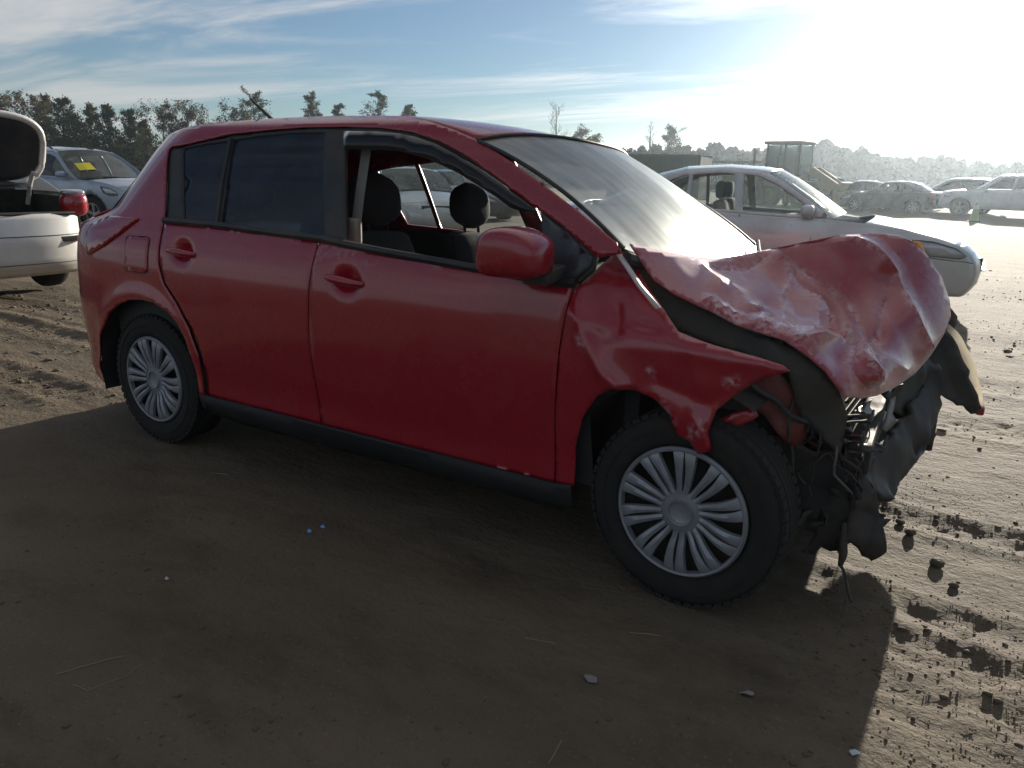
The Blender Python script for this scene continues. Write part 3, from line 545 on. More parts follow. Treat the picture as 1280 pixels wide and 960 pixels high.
# ---- wheels
tyre_m = MB(); tyre_m.lathe([(.205,.075),(.215,.088),(.235,.094),(.262,.095),(.288,.088),(.302,.072),(.306,.062),(.309,.03),(.310,0),(.309,-.03),(.306,-.062),(.302,-.072),(.288,-.088),(.262,-.095),(.235,-.094),(.205,-.075)], 64)
for k in range(58):                            # shoulder blocks of the tread
    a = 2 * math.pi * k / 58; Rk = Matrix.Rotation(-a, 3, 'Y')
    for y in (-.064, .064): tyre_m.box(Rk @ Vector((.3035, y, 0)), (.012, .036, .024), rot=Rk)
for y in (-.028, 0, .028): tyre_m.lathe([(.306, y - .010), (.3110, y - .009), (.3110, y + .009), (.306, y + .010)], 64)
tyre_m.lathe([(.255,.0955),(.256,.0975),(.262,.0975),(.263,.0955)], 64)
tyre_o = tyre_m.build('tyre', rubber, None, True); tyre_me = tyre_o.data; bpy.data.objects.remove(tyre_o)
rim_m = MB(); rim_m.lathe([(.0,.03),(.06,.032),(.10,.02),(.15,.012),(.185,.03),(.205,.07),(.207,.085),(.203,.088),(.197,.06),(.19,-.08),(.0,-.08)], 48)
rim_o = rim_m.build('wheel', steel_dark, None, True); rim_me = rim_o.data; bpy.data.objects.remove(rim_o)
def hubcap_mesh():
    m_ = MB()
    prof_y = pchip([0, .05, .075, .12, .17, .197, .205], [.092, .091, .090, .099, .102, .094, .086])   # dome of the cover
    m_.lathe([(.190,.078),(.193,.097),(.200,.099),(.206,.092),(.206,.080)], 72)
    m_.lathe([(0,.086),(.030,.088),(.0345,.090),(.036,.096),(.040,.097),(.043,.090),(.058,.088),(.068,.086),(.070,.074)], 48)
    for k in range(10):
        a0 = 2 * math.pi * k / 10 + .10
        for sgn in (-1, 1):                    # each spoke is a pair of ribs with a slit between
            rows = []
            for r in np.linspace(.060, .196, 12):
                t = (r - .06) / .136; tw = .10 * math.sin(math.pi * t) * .35
                inner_ = .0012 + .0036 * math.sin(math.pi * min(1, t * 1.02)) ; outer_ = .0180 + .0185 * t ** 1.1
                y = float(prof_y(r)); rows.append([])
                for w_, dy in ((inner_, -.014), (inner_, -.002), ((inner_ + outer_) / 2, .002), (outer_, -.003), (outer_ + .002, -.016)):
                    ang = a0 + tw; c, s = math.cos(ang), math.sin(ang)
                    rows[-1].append((r * c - sgn * w_ * s, y + dy, r * s + sgn * w_ * c))
            V = [q for r_ in rows for q in r_]; n = 5
            m_.add(V, [(i*n+j, i*n+j+1, (i+1)*n+j+1, (i+1)*n+j) for i in range(11) for j in range(4)])
    return m_
hm = hubcap_mesh().build('hubcap', hub_plastic, None, True); hub_me = hm.data; bpy.data.objects.remove(hm)
def wheel(parent, loc, rz, spin=0, cap=True, camber=0):
    w = bpy.data.objects.new('wheel', rim_me); COL.objects.link(w); w.parent = parent
    w.matrix_local = Matrix.Translation(loc) @ Matrix.Rotation(rz, 4, 'Z') @ Matrix.Rotation(camber, 4, 'X') @ Matrix.Rotation(spin, 4, 'Y')
    for me, n in ((tyre_me, 'tyre'), (hub_me, 'hubcap')):
        if n == 'hubcap' and not cap: continue
        c = bpy.data.objects.new(n, me); COL.objects.link(c); c.parent = w
    return w
PI = math.pi
wheel(car, (0, -.725, .305), PI, .12); wheel(car, (2.6, -.725, .305), PI - math.radians(1.7), .42)
wheel(car, (0, .725, .305), 0, .5); wheel(car, (2.6, .725, .305), .05, .9)
# wheel housings
for x in (0, 2.58):
    for s in (-1, 1):
        m_ = MB(); n = 20; V = []
        for i in range(n + 1):
            a = (PI * (i / n) * 1.16 - .25) if not (x > 1 and s < 0) else 1.05 + (PI - .8) * i / n
            for y in (.83 if x == 0 else .80, .52): V.append((x + .40 * math.cos(a), s * y, .30 + .405 * math.sin(a)))
        m_.add(V, [(2*i, 2*i+1, 2*i+3, 2*i+2) for i in range(n)])
        b = len(m_.V); m_.V += [(x + .40 * math.cos(a), s * .52, .30 + .405 * math.sin(a)) for a in (np.linspace(-.25, PI + .25, 22) if not (x > 1 and s < 0) else np.linspace(1.05, PI + .25, 22))]; m_.F.append(tuple(range(b, b + 22)))
        m_.build('wheel_housing', liner, car, True)

# ---- crumpled front: hood
def tps(uv, val, reg=2e-6):
    uv = np.array(uv, float); n = len(uv)
    def K(A, B_):
        r2 = ((A[:,None,:] - B_[None]) ** 2).sum(2) + 1e-12; return .5 * r2 * np.log(r2)
    A = np.zeros((n + 3, n + 3)); A[:n,:n] = K(uv, uv) + np.eye(n) * reg; A[:n,n] = 1; A[:n,n+1:] = uv; A[n:,:n] = A[:n,n:].T
    c = np.linalg.solve(A, np.r_[np.array(val, float), np.zeros((3, np.array(val).shape[1]))])
    return lambda X: K(X, uv) @ c[:n] + np.c_[np.ones(len(X)), X] @ c[n:]
HUV, HX = np.array(TR['hood_uv']), np.array(TR['hood_xyz']); nb = TR['hood_nb']
hf = tps(HUV, HX, 2.5e-4)
def hc(*l): return [(x / 1000, -y / 1000) for x, y in l]
hood_creases = [(hc((868,321),(885,340),(901,359)), .010, .008), (hc((963,311),(968,330),(985,350),(1005,378),(1030,405),(1050,422)), .036, .008),
  (hc((990,347),(1012,368),(1040,392),(1064,428)), -.022, .007), (hc((885,380),(925,405),(955,409),(990,424),(1040,432),(1066,450),(1088,472)), .024, .007),
  (hc((1050,294),(1090,313),(1115,340),(1126,368),(1142,404),(1164,446)), .022, .010), (hc((1062,428),(1085,462),(1093,482)), .016, .007), (hc((1092,440),(1096,462),(1093,490)), -.014, .007),
  (hc((1113,348),(1104,382),(1100,420),(1108,445)), -.010, .012), (hc((938,345),(948,372),(975,400),(1002,424)), -.008, .011), (hc((905,352),(930,372),(948,392)), .008, .010),
  (hc((1058,440),(1058,470),(1056,494)), .009, .007), (hc((963,311),(990,330),(1030,352),(1062,380),(1085,420)), -.008, .010), (hc((985,350),(975,372),(980,398)), .007, .008), (hc((885,330),(905,334),(935,333),(958,322)), -.010, .012), (hc((975,330),(992,362),(1020,388),(1036,418),(1062,446)), -.012, .005), (hc((930,384),(960,392),(985,408),(1015,415)), .010, .006), (hc((1075,430),(1090,442),(1110,450),(1140,470)), .010, .008), (hc((1062,428),(1080,425),(1100,420)), -.010, .008), (hc((1048,422),(1072,442),(1092,446)), .012, .005), (hc((1010,385),(1020,420),(1012,440)), .009, .008), (hc((1128,360),(1150,385),(1160,420)), -.008, .012)]
Vh, Fh = cdt([tuple(q) for q in HUV[:nb]], .0055, extra=np.concatenate([resample(np.array(l), .0045, False)[1:-1] for l, _, _ in hood_creases]))
Ph = hf(Vh)
e = 1e-4; du = hf(Vh + [e, 0]) - hf(Vh - [e, 0]); dv = hf(Vh + [0, e]) - hf(Vh - [0, e]); Nh = np.cross(du, dv); Nh /= np.linalg.norm(Nh, axis=1)[:,None]
wear = np.zeros(len(Vh)); edge = line_dist(Vh, [tuple(q) for q in HUV[:nb]] + [tuple(HUV[0])]); ef = ss(edge / .012)
for l, a, w_ in hood_creases:
    d = line_dist(Vh, l); Ph = Ph + Nh * (a * (1.15 * np.clip(1 - d / (w_ * 1.9), 0, 1) + .30 * np.exp(-d / .0035)) * ef)[:,None]; wear = np.maximum(wear, np.exp(-(d / .004) ** 2) * .8)
Ph = Ph + Nh * ((.0008 * fbm(Vh, 5, 22, 2) + .002 * (1 - 2 * np.abs(vnoise(Vh, 9, 14)))) * ef)[:,None]
blot = ss((fbm(Vh, 21, 22, 4) - .35) / .5); wear = np.clip(np.maximum(wear * (.45 + .55 * vnoise(Vh, 4, 60)), blot * .15 * np.exp(-np.minimum.reduce([line_dist(Vh, l) for l, _, _ in hood_creases]) / .02)), 0, 1)
# the far flank of the folded panel, hidden from here
nbase = len(Vh); crest = HX[16:26]; back = crest + np.array([[-.01, .30, -.05]]) ; back2 = back + np.array([[-.02, .20, -.16]])
Vb = np.concatenate([crest, back, back2]); k = len(crest)
Fb = [(nbase + r*k + i + 1, nbase + r*k + i, nbase + (r+1)*k + i, nbase + (r+1)*k + i + 1) for r in range(2) for i in range(k - 1)]
Fh = [tuple(f) for f in Fh]
ho = new_mesh('hood', np.concatenate([Ph, Vb]), [tuple(f) for f in Fh] + Fb, red_scuffed_glare, car, True, .005); arr(ho, 'wear', np.r_[wear, np.zeros(3 * k)])
ho.data.set_sharp_from_angle(angle=math.radians(17))

# ---- crumpled front: near fender
Vf, Ff = cdt(ccw(TR['fender']), .016)
Pf = right()(Vf); zs = np.interp(Vf[:,0], [2.2, 2.3, 2.5, 2.9], [.88, .80, .80, .785])
Pf[:,1] += np.clip(Vf[:,1] - zs, 0, 1) * .50
for l, a, w_ in (([(2.205,.945),(2.25,.82),(2.33,.70),(2.40,.66)], -.022, .022), ([(2.25,.86),(2.34,.835),(2.52,.825),(2.86,.785)], -.014, .02), ([(2.33,.90),(2.36,.83),(2.31,.80),(2.27,.83)], .016, .02), ([(2.42,.86),(2.47,.855)], .018, .012),
                 ([(2.6,.82),(2.62,.72),(2.58,.58)], -.012, .03), ([(2.5,.70),(2.66,.66),(2.8,.75)], .012, .03), ([(2.64,.60),(2.665,.52)], -.02, .015), ([(2.23,.62),(2.21,.45)], .008, .02)):
    Pf[:,1] += a * np.exp(-line_dist(Vf, l) / w_)
Pf[:,1] += .002 * fbm(Vf, 8, 6, 2); Pf[:,1] += ss((Vf[:,0] - 2.62) / .25) * .03
fe = new_mesh('front_fender', Pf, Ff, red, car, True, .006)
wr = np.zeros(len(Vf))
for l, w_ in (([(2.53,.635),(2.555,.60)], .012), ([(2.475,.735),(2.485,.715),(2.48,.70)], .010), ([(2.70,.725),(2.73,.735)], .010), ([(2.61,.56),(2.65,.60)], .012), ([(2.24,.80),(2.26,.78)], .012)): wr = np.maximum(wr, np.exp(-(line_dist(Vf, l) / w_) ** 2))
arr(fe, 'wear', wr * (.6 + .6 * vnoise(Vf, 2, 60)))
fl_ = [(2.298,1.060),(2.345,1.02),(2.404,.966),(2.475,.911)]
V = []; 
for x, z in fl_: y = -float(Ws(x, z)) + .12 * (z - .84); V += [(x, y - .004, z), (x + .008, y + .014, z + .003)]
new_mesh('fender_flange', V, [(2*i, 2*i+1, 2*i+3, 2*i+2) for i in range(3)], pbr('bare_flange', (.55,.48,.46), .45), car, True, .002)
# ---- wreckage hanging off the front
def flap(name, pts, mat, parent, thick=.006, step=.02, bumpy=.006, seed=0, jag=0):
    if jag:                                   # torn edge
        q0 = resample(np.array(pts, float), .035); rj = np.random.default_rng(seed + 40); pts = q0 + rj.normal(size=q0.shape) * jag
    A = np.array(pts, float); c = A.mean(0); u, s, vt = np.linalg.svd(A - c); q = (A - c) @ vt[:2].T
    if sum(q[i][0]*q[(i+1) % len(q)][1] - q[(i+1) % len(q)][0]*q[i][1] for i in range(len(q))) < 0: q[:,1] *= -1; vt = vt.copy(); vt[1] *= -1
    d = (A - c) @ vt[2]; V, F = cdt([tuple(k) for k in q], step); f = tps(q, d[:,None]); h = f(V)[:,0] + bumpy * fbm(V, seed, 14, 3)
    P_ = c + V @ vt[:2] + h[:,None] * vt[2]
    return new_mesh(name, P_, F, mat, parent, True, thick, off=0)
FLP = TR['flaps']
for nm, key, mt, th, bp_ in (('inner_apron','inner_apron',engine_dark,.006,.006), ('inner_rail','inner_rail',apron_red,.012,.008), ('fender_bracket','fender_bracket',red,.006,.005), ('splash_shield','splash_shield',liner,.006,.014),
        ('air_duct','air_duct',black_plastic,.03,.012), ('bumper_cover','bumper_cover',black_plastic,.02,.004), ('dark_shred','bumper_cover_tail',black_plastic,.006,.006), ('bumper_end','bumper_end',black_plastic,.010,.008),
        ('bumper_skin','bumper_skin',cream_foam,.012,.002), ('dark_shred','bumper_scrap',black_plastic,.008,.004), ('grille_shred','grille_scrap',black_plastic,.008,.005), ('metal_bracket','bracket_a',alu,.004,.008),  # second entry: small dark sheet past the hood's far corner
        ('metal_bracket','bracket_b',alu,.004,.008), ('metal_bracket','bracket_c',alu,.004,.008), ('lamp_bucket','lamp_bucket',engine_dark,.01,.012), ('hanging_shard','hanging_shard',black_plastic,.008,.004)):
    flap(nm, FLP[key], mt, car, th, .018, bp_, len(key), {'bumper_cover': .008, 'splash_shield': .007, 'grille_scrap': .009, 'inner_rail': .004, 'air_duct': .003, 'bumper_end': .004, 'lamp_bucket': .006, 'bracket_a': .004, 'bracket_b': .004, 'bracket_c': .004}.get(key, 0))
bs_ = np.array(FLP['bumper_skin']); tip = bs_[5:7].mean(0)
mb = MB(); mb.box(tuple(tip), (.03, .03, .035), bev=.008); mb.build('marker_reflector', lamp_red, car)
for k_, pts in TR['cables'].items():
    A = np.array(pts); B = resample(A, .03, False); B = B + .008 * np.c_[vnoise(B, 1, 20), vnoise(B, 2, 20), vnoise(B, 3, 20)]
    mb = MB(); mb.tube([tuple(q) for q in B], {'a': .010, 'b': .006, 'h': .009, 'j': .012}.get(k_, .0045), 6); mb.build('cable', cable_black, car, True)
rc = random.Random(12)
for k_ in range(30):
    p0 = np.array([rc.uniform(2.86,3.04), rc.uniform(-.62,-.34), rc.uniform(.40,.60)]); pts = [p0]
    d_ = np.array([rc.uniform(-.6,.8), rc.uniform(-.5,.7), rc.uniform(-1,.2)])
    for q in range(7): d_ = d_ + np.array([rc.uniform(-.5,.5), rc.uniform(-.5,.5), rc.uniform(-.6,.45)]); d_ /= np.linalg.norm(d_); q_ = pts[-1] + d_ * rc.uniform(.025,.045); pts.append(np.clip(q_, [2.86,-.60,.22], [3.04,-.1,.61]))
    mb = MB(); mb.tube([tuple(q) for q in resample(np.array(pts), .015, False)], rc.choice((.002,.003,.004,.006)), 6); mb.build('loose_wire', cable_grey if k_ % 11 == 0 else cable_black, car, True)
for k_ in range(34):
    c_ = np.array([rc.uniform(2.88,3.06), rc.uniform(-.60,-.15), rc.uniform(.26,.55)]); n_ = rc.randint(5, 7); a_, b_ = np.random.default_rng(k_).normal(size=(2, 3)); a_ /= np.linalg.norm(a_); b_ = np.cross(a_, b_); b_ /= np.linalg.norm(b_); s_ = rc.uniform(.025, .06)
    flap('plastic_shard', [tuple(c_ + s_ * rc.uniform(.5, 1.2) * (a_ * math.cos(2*PI*q/n_) + b_ * .6 * math.sin(2*PI*q/n_))) for q in range(n_)], alu if k_ % 9 == 0 else (apron_red if k_ % 5 == 0 else engine_dark), car, .005, .02, .004, k_)
flap('shadow_undertray', [(3.06,-.3,.20),(3.08,0,.21),(3.13,.3,.22),(3.16,.62,.24),(2.8,.62,.22),(2.8,-.3,.20)], black_plastic, car, .008, .04, .01, 3)  # added sheet, placed to widen the car's shadow on the ground
flap('bumper_cover', [(3.16,.52,.46),(3.17,.60,.34),(3.17,.63,.20),(3.06,.70,.18),(2.95,.72,.22),(2.95,.70,.48)], black_plastic, car, .012, .03, .006, 5)  # added piece, shaped to carry the ground shadow farther forward
# engine, radiator support, strut tower
mb = MB(); mb.box((2.62, .02, .58), (.46, .62, .40), bev=.05); mb.box((2.60, -.34, .52), (.30, .22, .30), bev=.06); mb.box((2.60, .05, .80), (.34, .44, .08), bev=.03)
for k_ in range(4): mb.tube([(2.78, -.18 + .12 * k_, .74), (2.86, -.18 + .12 * k_, .66), (2.84, -.18 + .12 * k_, .50)], .028, 10)
mb.tube([(2.80,-.36,.48),(2.86,-.40,.48)], .07, 20); mb.tube([(2.78,-.30,.70),(2.86,-.42,.66),(2.93,-.40,.56)], .035, 12); mb.build('engine', engine_dark, car, True)
mb = MB(); mb.box((2.93, .02, .52), (.05, .98, .46), rot=Matrix.Rotation(-.18, 3, 'Y'), bev=.01)
for k_ in range(11): mb.box((2.965, .02, .34 + .036 * k_), (.012, .92, .008), rot=Matrix.Rotation(-.18, 3, 'Y'))
mb.build('radiator', engine_dark, car)
mb = MB(); mb.box((3.00, .0, .52), (.07, 1.02, .10), rot=Matrix.Rotation(.09, 3, 'X') @ Matrix.Rotation(.05, 3, 'Z'), bev=.015); mb.build('bumper_beam', steel_dark, car)
mb = MB(); mb.lathe([(.0,.84),(.06,.84),(.075,.82),(.12,.78),(.14,.66),(.14,.45)], 20, 'z', (2.58,-.56,0)); mb.build('strut_tower', engine_dark, car, True)
mb = MB(); mb.box((2.66,-.46,.78), (.18,.14,.14), bev=.02); mb.build('fuse_box', black_plastic, car, True)
mb = MB(); mb.box((2.66,.42,.74), (.24,.18,.16), bev=.02); mb.build('battery', black_plastic, car, True)
mb = MB(); mb.box((2.70, 0, .30), (.70, .95, .06), bev=.02); mb.tube([(2.6,-.70,.30),(2.62,-.45,.28),(2.7,-.3,.29)], .025, 8); mb.tube([(2.6,.70,.30),(2.62,.45,.28),(2.7,.3,.29)], .025, 8); mb.build('subframe', steel_dark, car, True)
mb = MB(); mb.tube([(2.60,-.60,.32),(2.58,-.56,.60),(2.58,-.56,.86)], .045, 12); mb.lathe([(.05,-.70),(.13,-.70),(.13,-.715),(.05,-.715)], 24, 'y', (2.6,0,.305)); mb.build('suspension_strut', steel_dark, car, True)

# ================================================================ other vehicles
class Spec: pass
def simple_wheel_meshes(r, w, nsp, cap_mat, key):
    t = MB(); t.lathe([(r*.66,.80*w/2),(r*.70,w/2*.95),(r*.80,w/2),(r*.93,w/2*.93),(r*.985,w/2*.7),(r,0),(r*.985,-w/2*.7),(r*.93,-w/2*.93),(r*.8,-w/2),(r*.66,-.8*w/2)], 40)
    to = t.build('tyre_' + key, rubber, None, True); tm = to.data; bpy.data.objects.remove(to)
    d = MB(); d.lathe([(0,.1*w),(r*.15,.1*w),(r*.5,.05*w),(r*.64,.25*w),(r*.655,.38*w),(r*.63,.40*w),(r*.60,-.4*w),(0,-.4*w)], 32)
    do = d.build('rim_' + key, steel_dark, None, True); dm = do.data; bpy.data.objects.remove(do)
    s = MB(); s.lathe([(r*.60,.30*w),(r*.61,.42*w),(r*.655,.42*w),(r*.66,.30*w)], 40); s.lathe([(0,.36*w),(r*.10,.36*w),(r*.15,.30*w),(r*.15,.15*w)], 20)
    for k in range(nsp):
        a = 2*PI*k/nsp + .3; c, sn = math.cos(a), math.sin(a); rows = []
        for rr in np.linspace(.10, .62, 5):
            hw = r * (.05 + .055 * rr); yy = w * (.33 + .07 * rr)
            rows.append([(r*rr*c - u*sn, y, r*rr*sn + u*c) for u, y in ((-hw*1.25, yy - .12*w), (-hw, yy), (hw, yy), (hw*1.25, yy - .12*w))])
        V = [q for r_ in rows for q in r_]; s.add(V, [(i*4+j, i*4+j+1, (i+1)*4+j+1, (i+1)*4+j) for i in range(4) for j in range(3)])
    so = s.build('cap_' + key, cap_mat, None, True); sm = so.data; bpy.data.objects.remove(so)
    return tm, dm, sm
alloy = pbr('alloy_wheel', (.45,.45,.46), .3, metal=.7, dirt=.5, vscale=18)
WM = {}
def put_wheel(root, x, y, r, w=.20, nsp=7):
    key = '%.2f_%d' % (r, nsp)
    if key not in WM: WM[key] = simple_wheel_meshes(r, w, nsp, alloy, key)
    tm, dm, sm = WM[key]; wo = bpy.data.objects.new('wheel', dm); COL.objects.link(wo); wo.parent = root
    wo.matrix_local = Matrix.Translation((x, y, r - .01)) @ Matrix.Rotation(0 if y > 0 else PI, 4, 'Z')
    for me, n in ((tm, 'tyre'), (sm, 'hubcap')):
        c = bpy.data.objects.new(n, me); COL.objects.link(c); c.parent = wo
def vehicle(name, label, loc, rz, paint, S, cat='car', group=None, detail=True, trunk_open=False, see=True, step=.06, win_mat=None, seats=True, plain_roof=None, ws_mat=None):
    """S: side lines in the car's own frame (x forward from its middle, z up)"""
    root = thing(name, label, cat, loc, rz, group)
    wz, wp = pchip(*S['wz']), pchip(*S['wp'])
    Wf = lambda x, z: wz(z) * wp(x)
    sh = S['shoulder']; nose = S['nose']; tail = S['tail']          # lists of (x,z)
    gtop = S['gh']                                                    # greenhouse outline over the shoulder, rear base -> front base
    xr, xf, ra = S['xr'], S['xf'], S['ra']; zb = S['zb']; r = S['r']
    arch = lambda xc: [(xc + ra * math.cos(a), r + ra * math.sin(a)) for a in np.linspace(-.12, PI + .12, 18)]
    low = ccw(sh + nose + [(xf + ra + .04, zb)] + arch(xf) + [(xf - ra - .04, zb), (xr + ra + .04, zb)] + arch(xr) + [(xr - ra - .04, zb)] + tail[::-1])
    fn = lambda sgn, off=0: (lambda V: np.c_[V[:,0], sgn * (Wf(V[:,0], V[:,1]) + off), V[:,1]])
    gh = ccw([tuple(q) for q in gtop] + [q for q in sh[::-1] if gtop[0][0] < q[0] < gtop[-1][0]])
    wins = [ccw(w_) for w_ in S['wins']]
    for sgn in (-1, 1):
        sheet('body_side', low, fn(sgn), paint, root, step, thick=.012, flip=sgn > 0)
        sheet('window_frame', gh, fn(sgn), paint, root, step, holes=wins if see else (), thick=.02, flip=sgn > 0)
        for w_ in wins: sheet('side_window', w_, fn(sgn, -.012 if see else .006), win_mat or clear_glass, root, step * 1.5, thick=0, flip=sgn > 0)
        if detail and 'gap' in S:
            for gx in S['gap']:
                m_ = MB(); pts = [(gx + q[0], sgn * (float(Wf(gx + q[0], q[1])) + .001), q[1]) for q in S['gapline']]; m_.tube(pts, .0045, 4); m_.build('door_gap', black_trim, root)
            for hx, hz in S.get('handles', ()):
                m_ = MB(); m_.tube([(hx - .10, sgn * (float(Wf(hx, hz)) + .004), hz), (hx - .06, sgn * (float(Wf(hx, hz)) + .03), hz), (hx + .06, sgn * (float(Wf(hx, hz)) + .03), hz), (hx + .10, sgn * (float(Wf(hx, hz)) + .004), hz)], .014, 8); m_.build('door_handle', paint, root, True)
        if 'head' in S: sheet('headlight', ccw(S['head']), fn(sgn, .008), lamp_clear, root, .05, thick=.01, flip=sgn > 0)
        if 'head' in S and detail:
            m_ = MB(); HB = resample(np.array(ccw(S['head'])), .06); HB = np.r_[HB, HB[:1]]; m_.tube([(x, sgn * (float(Wf(x, z)) + .009), z) for x, z in HB], .006, 4, cap=False); m_.build('headlight_seal', black_trim, root, True)
        if 'side_amber' in S: sheet('turn_signal', ccw(S['side_amber']), fn(sgn, .012), lamp_amber, root, .05, thick=.004, flip=sgn > 0)
        if 'taill' in S: sheet('tail_lamp', ccw(S['taill']), fn(sgn, .008), lamp_red, root, .05, thick=.01, flip=sgn > 0)
        put_wheel(root, xf, sgn * (S['track']), r, nsp=S.get('nsp', 7)); put_wheel(root, xr, sgn * (S['track']), r, nsp=S.get('nsp', 7))
        if 'mirror' in S:
            mx, mz = S['mirror']; V, F = superell(np.array([mx, sgn * (float(Wf(mx, mz)) + .10), mz]), np.array([.07, .10, .065]), 10, 14, 3.0); new_mesh('door_mirror', V, F, S.get('mirror_mat', paint), root)
    def across(nm, line, mat, crown, bulge, n=15, flip=False, thick=.01, wscale=1.0, power=2.0, line2=None):
        L_ = resample(line, .07, False); sv_ = np.linspace(-1, 1, n); A = np.zeros((len(L_), n, 3))
        for i, (x, z) in enumerate(L_):
            t = i / max(1, len(L_) - 1); cr = crown[0] + (crown[1] - crown[0]) * t; bu = bulge[0] + (bulge[1] - bulge[0]) * t; y = float(Wf(x, z)) * wscale
            for j, s in enumerate(sv_): b = 1 - abs(s) ** power; A[i, j] = (x + bu * b, s * y, z + cr * b)
        return grid(nm, A, mat, root, thick=thick, flip=flip)
    gf, gr = gtop[-1], gtop[0]; it = S['i_rear_top'], S['i_front_top']
    hood = [q for q in sh if q[0] >= gf[0] - 1e-6]; deck = [q for q in sh if q[0] <= gr[0] + 1e-6]
    hb = S.get('hood_bulge', (.16, .17))
    across('hood', hood, paint, (.06, .05), hb, flip=False)
    across('front_bumper', nose, paint, (.05, .0), (hb[1], hb[1] * 1.05), flip=False, power=2.4)
    if S.get('grille'):
        z0, z1, hw = S['grille']; m_ = MB(); xg = nose[0][0] + hb[1]
        for k in range(5): m_.box((float(np.interp(z0 + (z1 - z0) * k / 4, [q[1] for q in nose[::-1]], [q[0] for q in nose[::-1]])) + hb[1] * .90, 0, z0 + (z1 - z0) * k / 4), (.04, hw * 2, .018), bev=.004)
        m_.build('grille', chrome, root)
        m_ = MB(); xg = float(np.interp((z0+z1)/2, [q[1] for q in nose[::-1]], [q[0] for q in nose[::-1]])) + hb[1] * .86; m_.box((xg - .01, 0, (z0+z1)/2), (.03, hw * 2.05, (z1 - z0) * 1.1)); m_.build('grille_backing', black_plastic, root)
    across('windshield', gtop[it[1]:], ws_mat or wind_far, (.05, .05), (.10, hb[0]), thick=0)
    across('roof', gtop[it[0]:it[1]+1], plain_roof or paint, (.055, .05), (-.06, .10), thick=.012)
    across('rear_window', gtop[:it[0]+1], tint_far, (.04, .055), (-.10 if len(deck) > 1 else -.05, -.06), thick=0)
    if len(deck) > 1 and not trunk_open: across('trunk_lid', deck, paint, (.05, .04), (-.12, -.10))
    if not trunk_open: across('rear_bumper', tail[::-1] if tail[0][1] < tail[-1][1] else tail, paint, (.0, .04), (-.12, -.10), flip=True, power=2.6)
    m_ = MB(); m_.box(((xr + xf) / 2, 0, zb + .06), (xf - xr + 1.0, 1.35, .08)); m_.build('floor_pan', liner, root)
    for xc in (xr, xf):
        m_ = MB(); n = 14; V = []
        for i in range(n + 1):
            a = -.2 + (PI + .4) * i / n
            for y in (-S['track'] - .10, S['track'] + .10): V.append((xc + (ra + .02) * math.cos(a), y, r + (ra + .02) * math.sin(a)))
        m_.add(V, [(2*i, 2*i+1, 2*i+3, 2*i+2) for i in range(n)]); m_.build('wheel_housing', liner, root, True)
    if seats and see:
        sx = S.get('seat_x', (gtop[it[1]][0] - .45, gtop[it[1]][0] - 1.25)); bz = sh[len(sh)//2][1]
        for k, x0 in enumerate(sx):
            for y in (-.37, .37):
                m_ = MB(); m_.box((x0, y, bz - .15), (.14, .46, .62), rot=Matrix.Rotation(-.2, 3, 'Y'), bev=.05); m_.box((x0 + .26, y, bz - .42), (.5, .46, .16), bev=.05); so = m_.build('seat', seat_grey, root, True)
                m_ = MB(); m_.box((x0 - .07, y, bz + .26), (.10, .26, .19), bev=.05); m_.build('headrest', seat_grey, root, True)
        m_ = MB(); m_.box((gf[0] - .30, 0, bz - .10), (.45, 1.3, .2), bev=.06); m_.build('dashboard', dash_plastic, root, True)
    root['_'] = 1; del root['_']
    return root, Wf, across
wind_far = glass('far_windshield', (.40, .46, .45), film=.22, film_col=(.55, .58, .56), trans_film=.5)
tint_far = glass('far_rear_glass', (.25, .29, .30), film=.12, film_col=(.4, .42, .42))
seat_grey = pbr('seat_grey', (.10, .10, .10), .9)
def paintm(n, c, rough=.3, metal=.0, dirt=.35): return pbr(n, c, rough, metal=metal, coat=.8, coat_rough=.06, dirt=dirt, vscale=3.5, var=.05, dirt_col=(.24, .20, .15))
silver_p = paintm('silver_paint', (.56, .57, .56), .32, .35); white_p = paintm('white_paint', (.70, .68, .63)); bluesilver_p = paintm('pale_blue_silver', (.36, .42, .50), .34, .4)
dark_p = paintm('charcoal_paint', (.035, .037, .042)); black_p = paintm('black_paint', (.015, .015, .017)); navy_p = paintm('navy_paint', (.02, .03, .06)); grey_p = paintm('grey_paint', (.20, .21, .22), .34, .4); truckwhite_p = paintm('bright_white_paint', (.78, .78, .76))
sed_wz = ([.15,.25,.40,.60,.75,.90,.97,1.15,1.35,1.42,1.50], [.79,.83,.855,.87,.868,.845,.82,.76,.66,.60,.50])
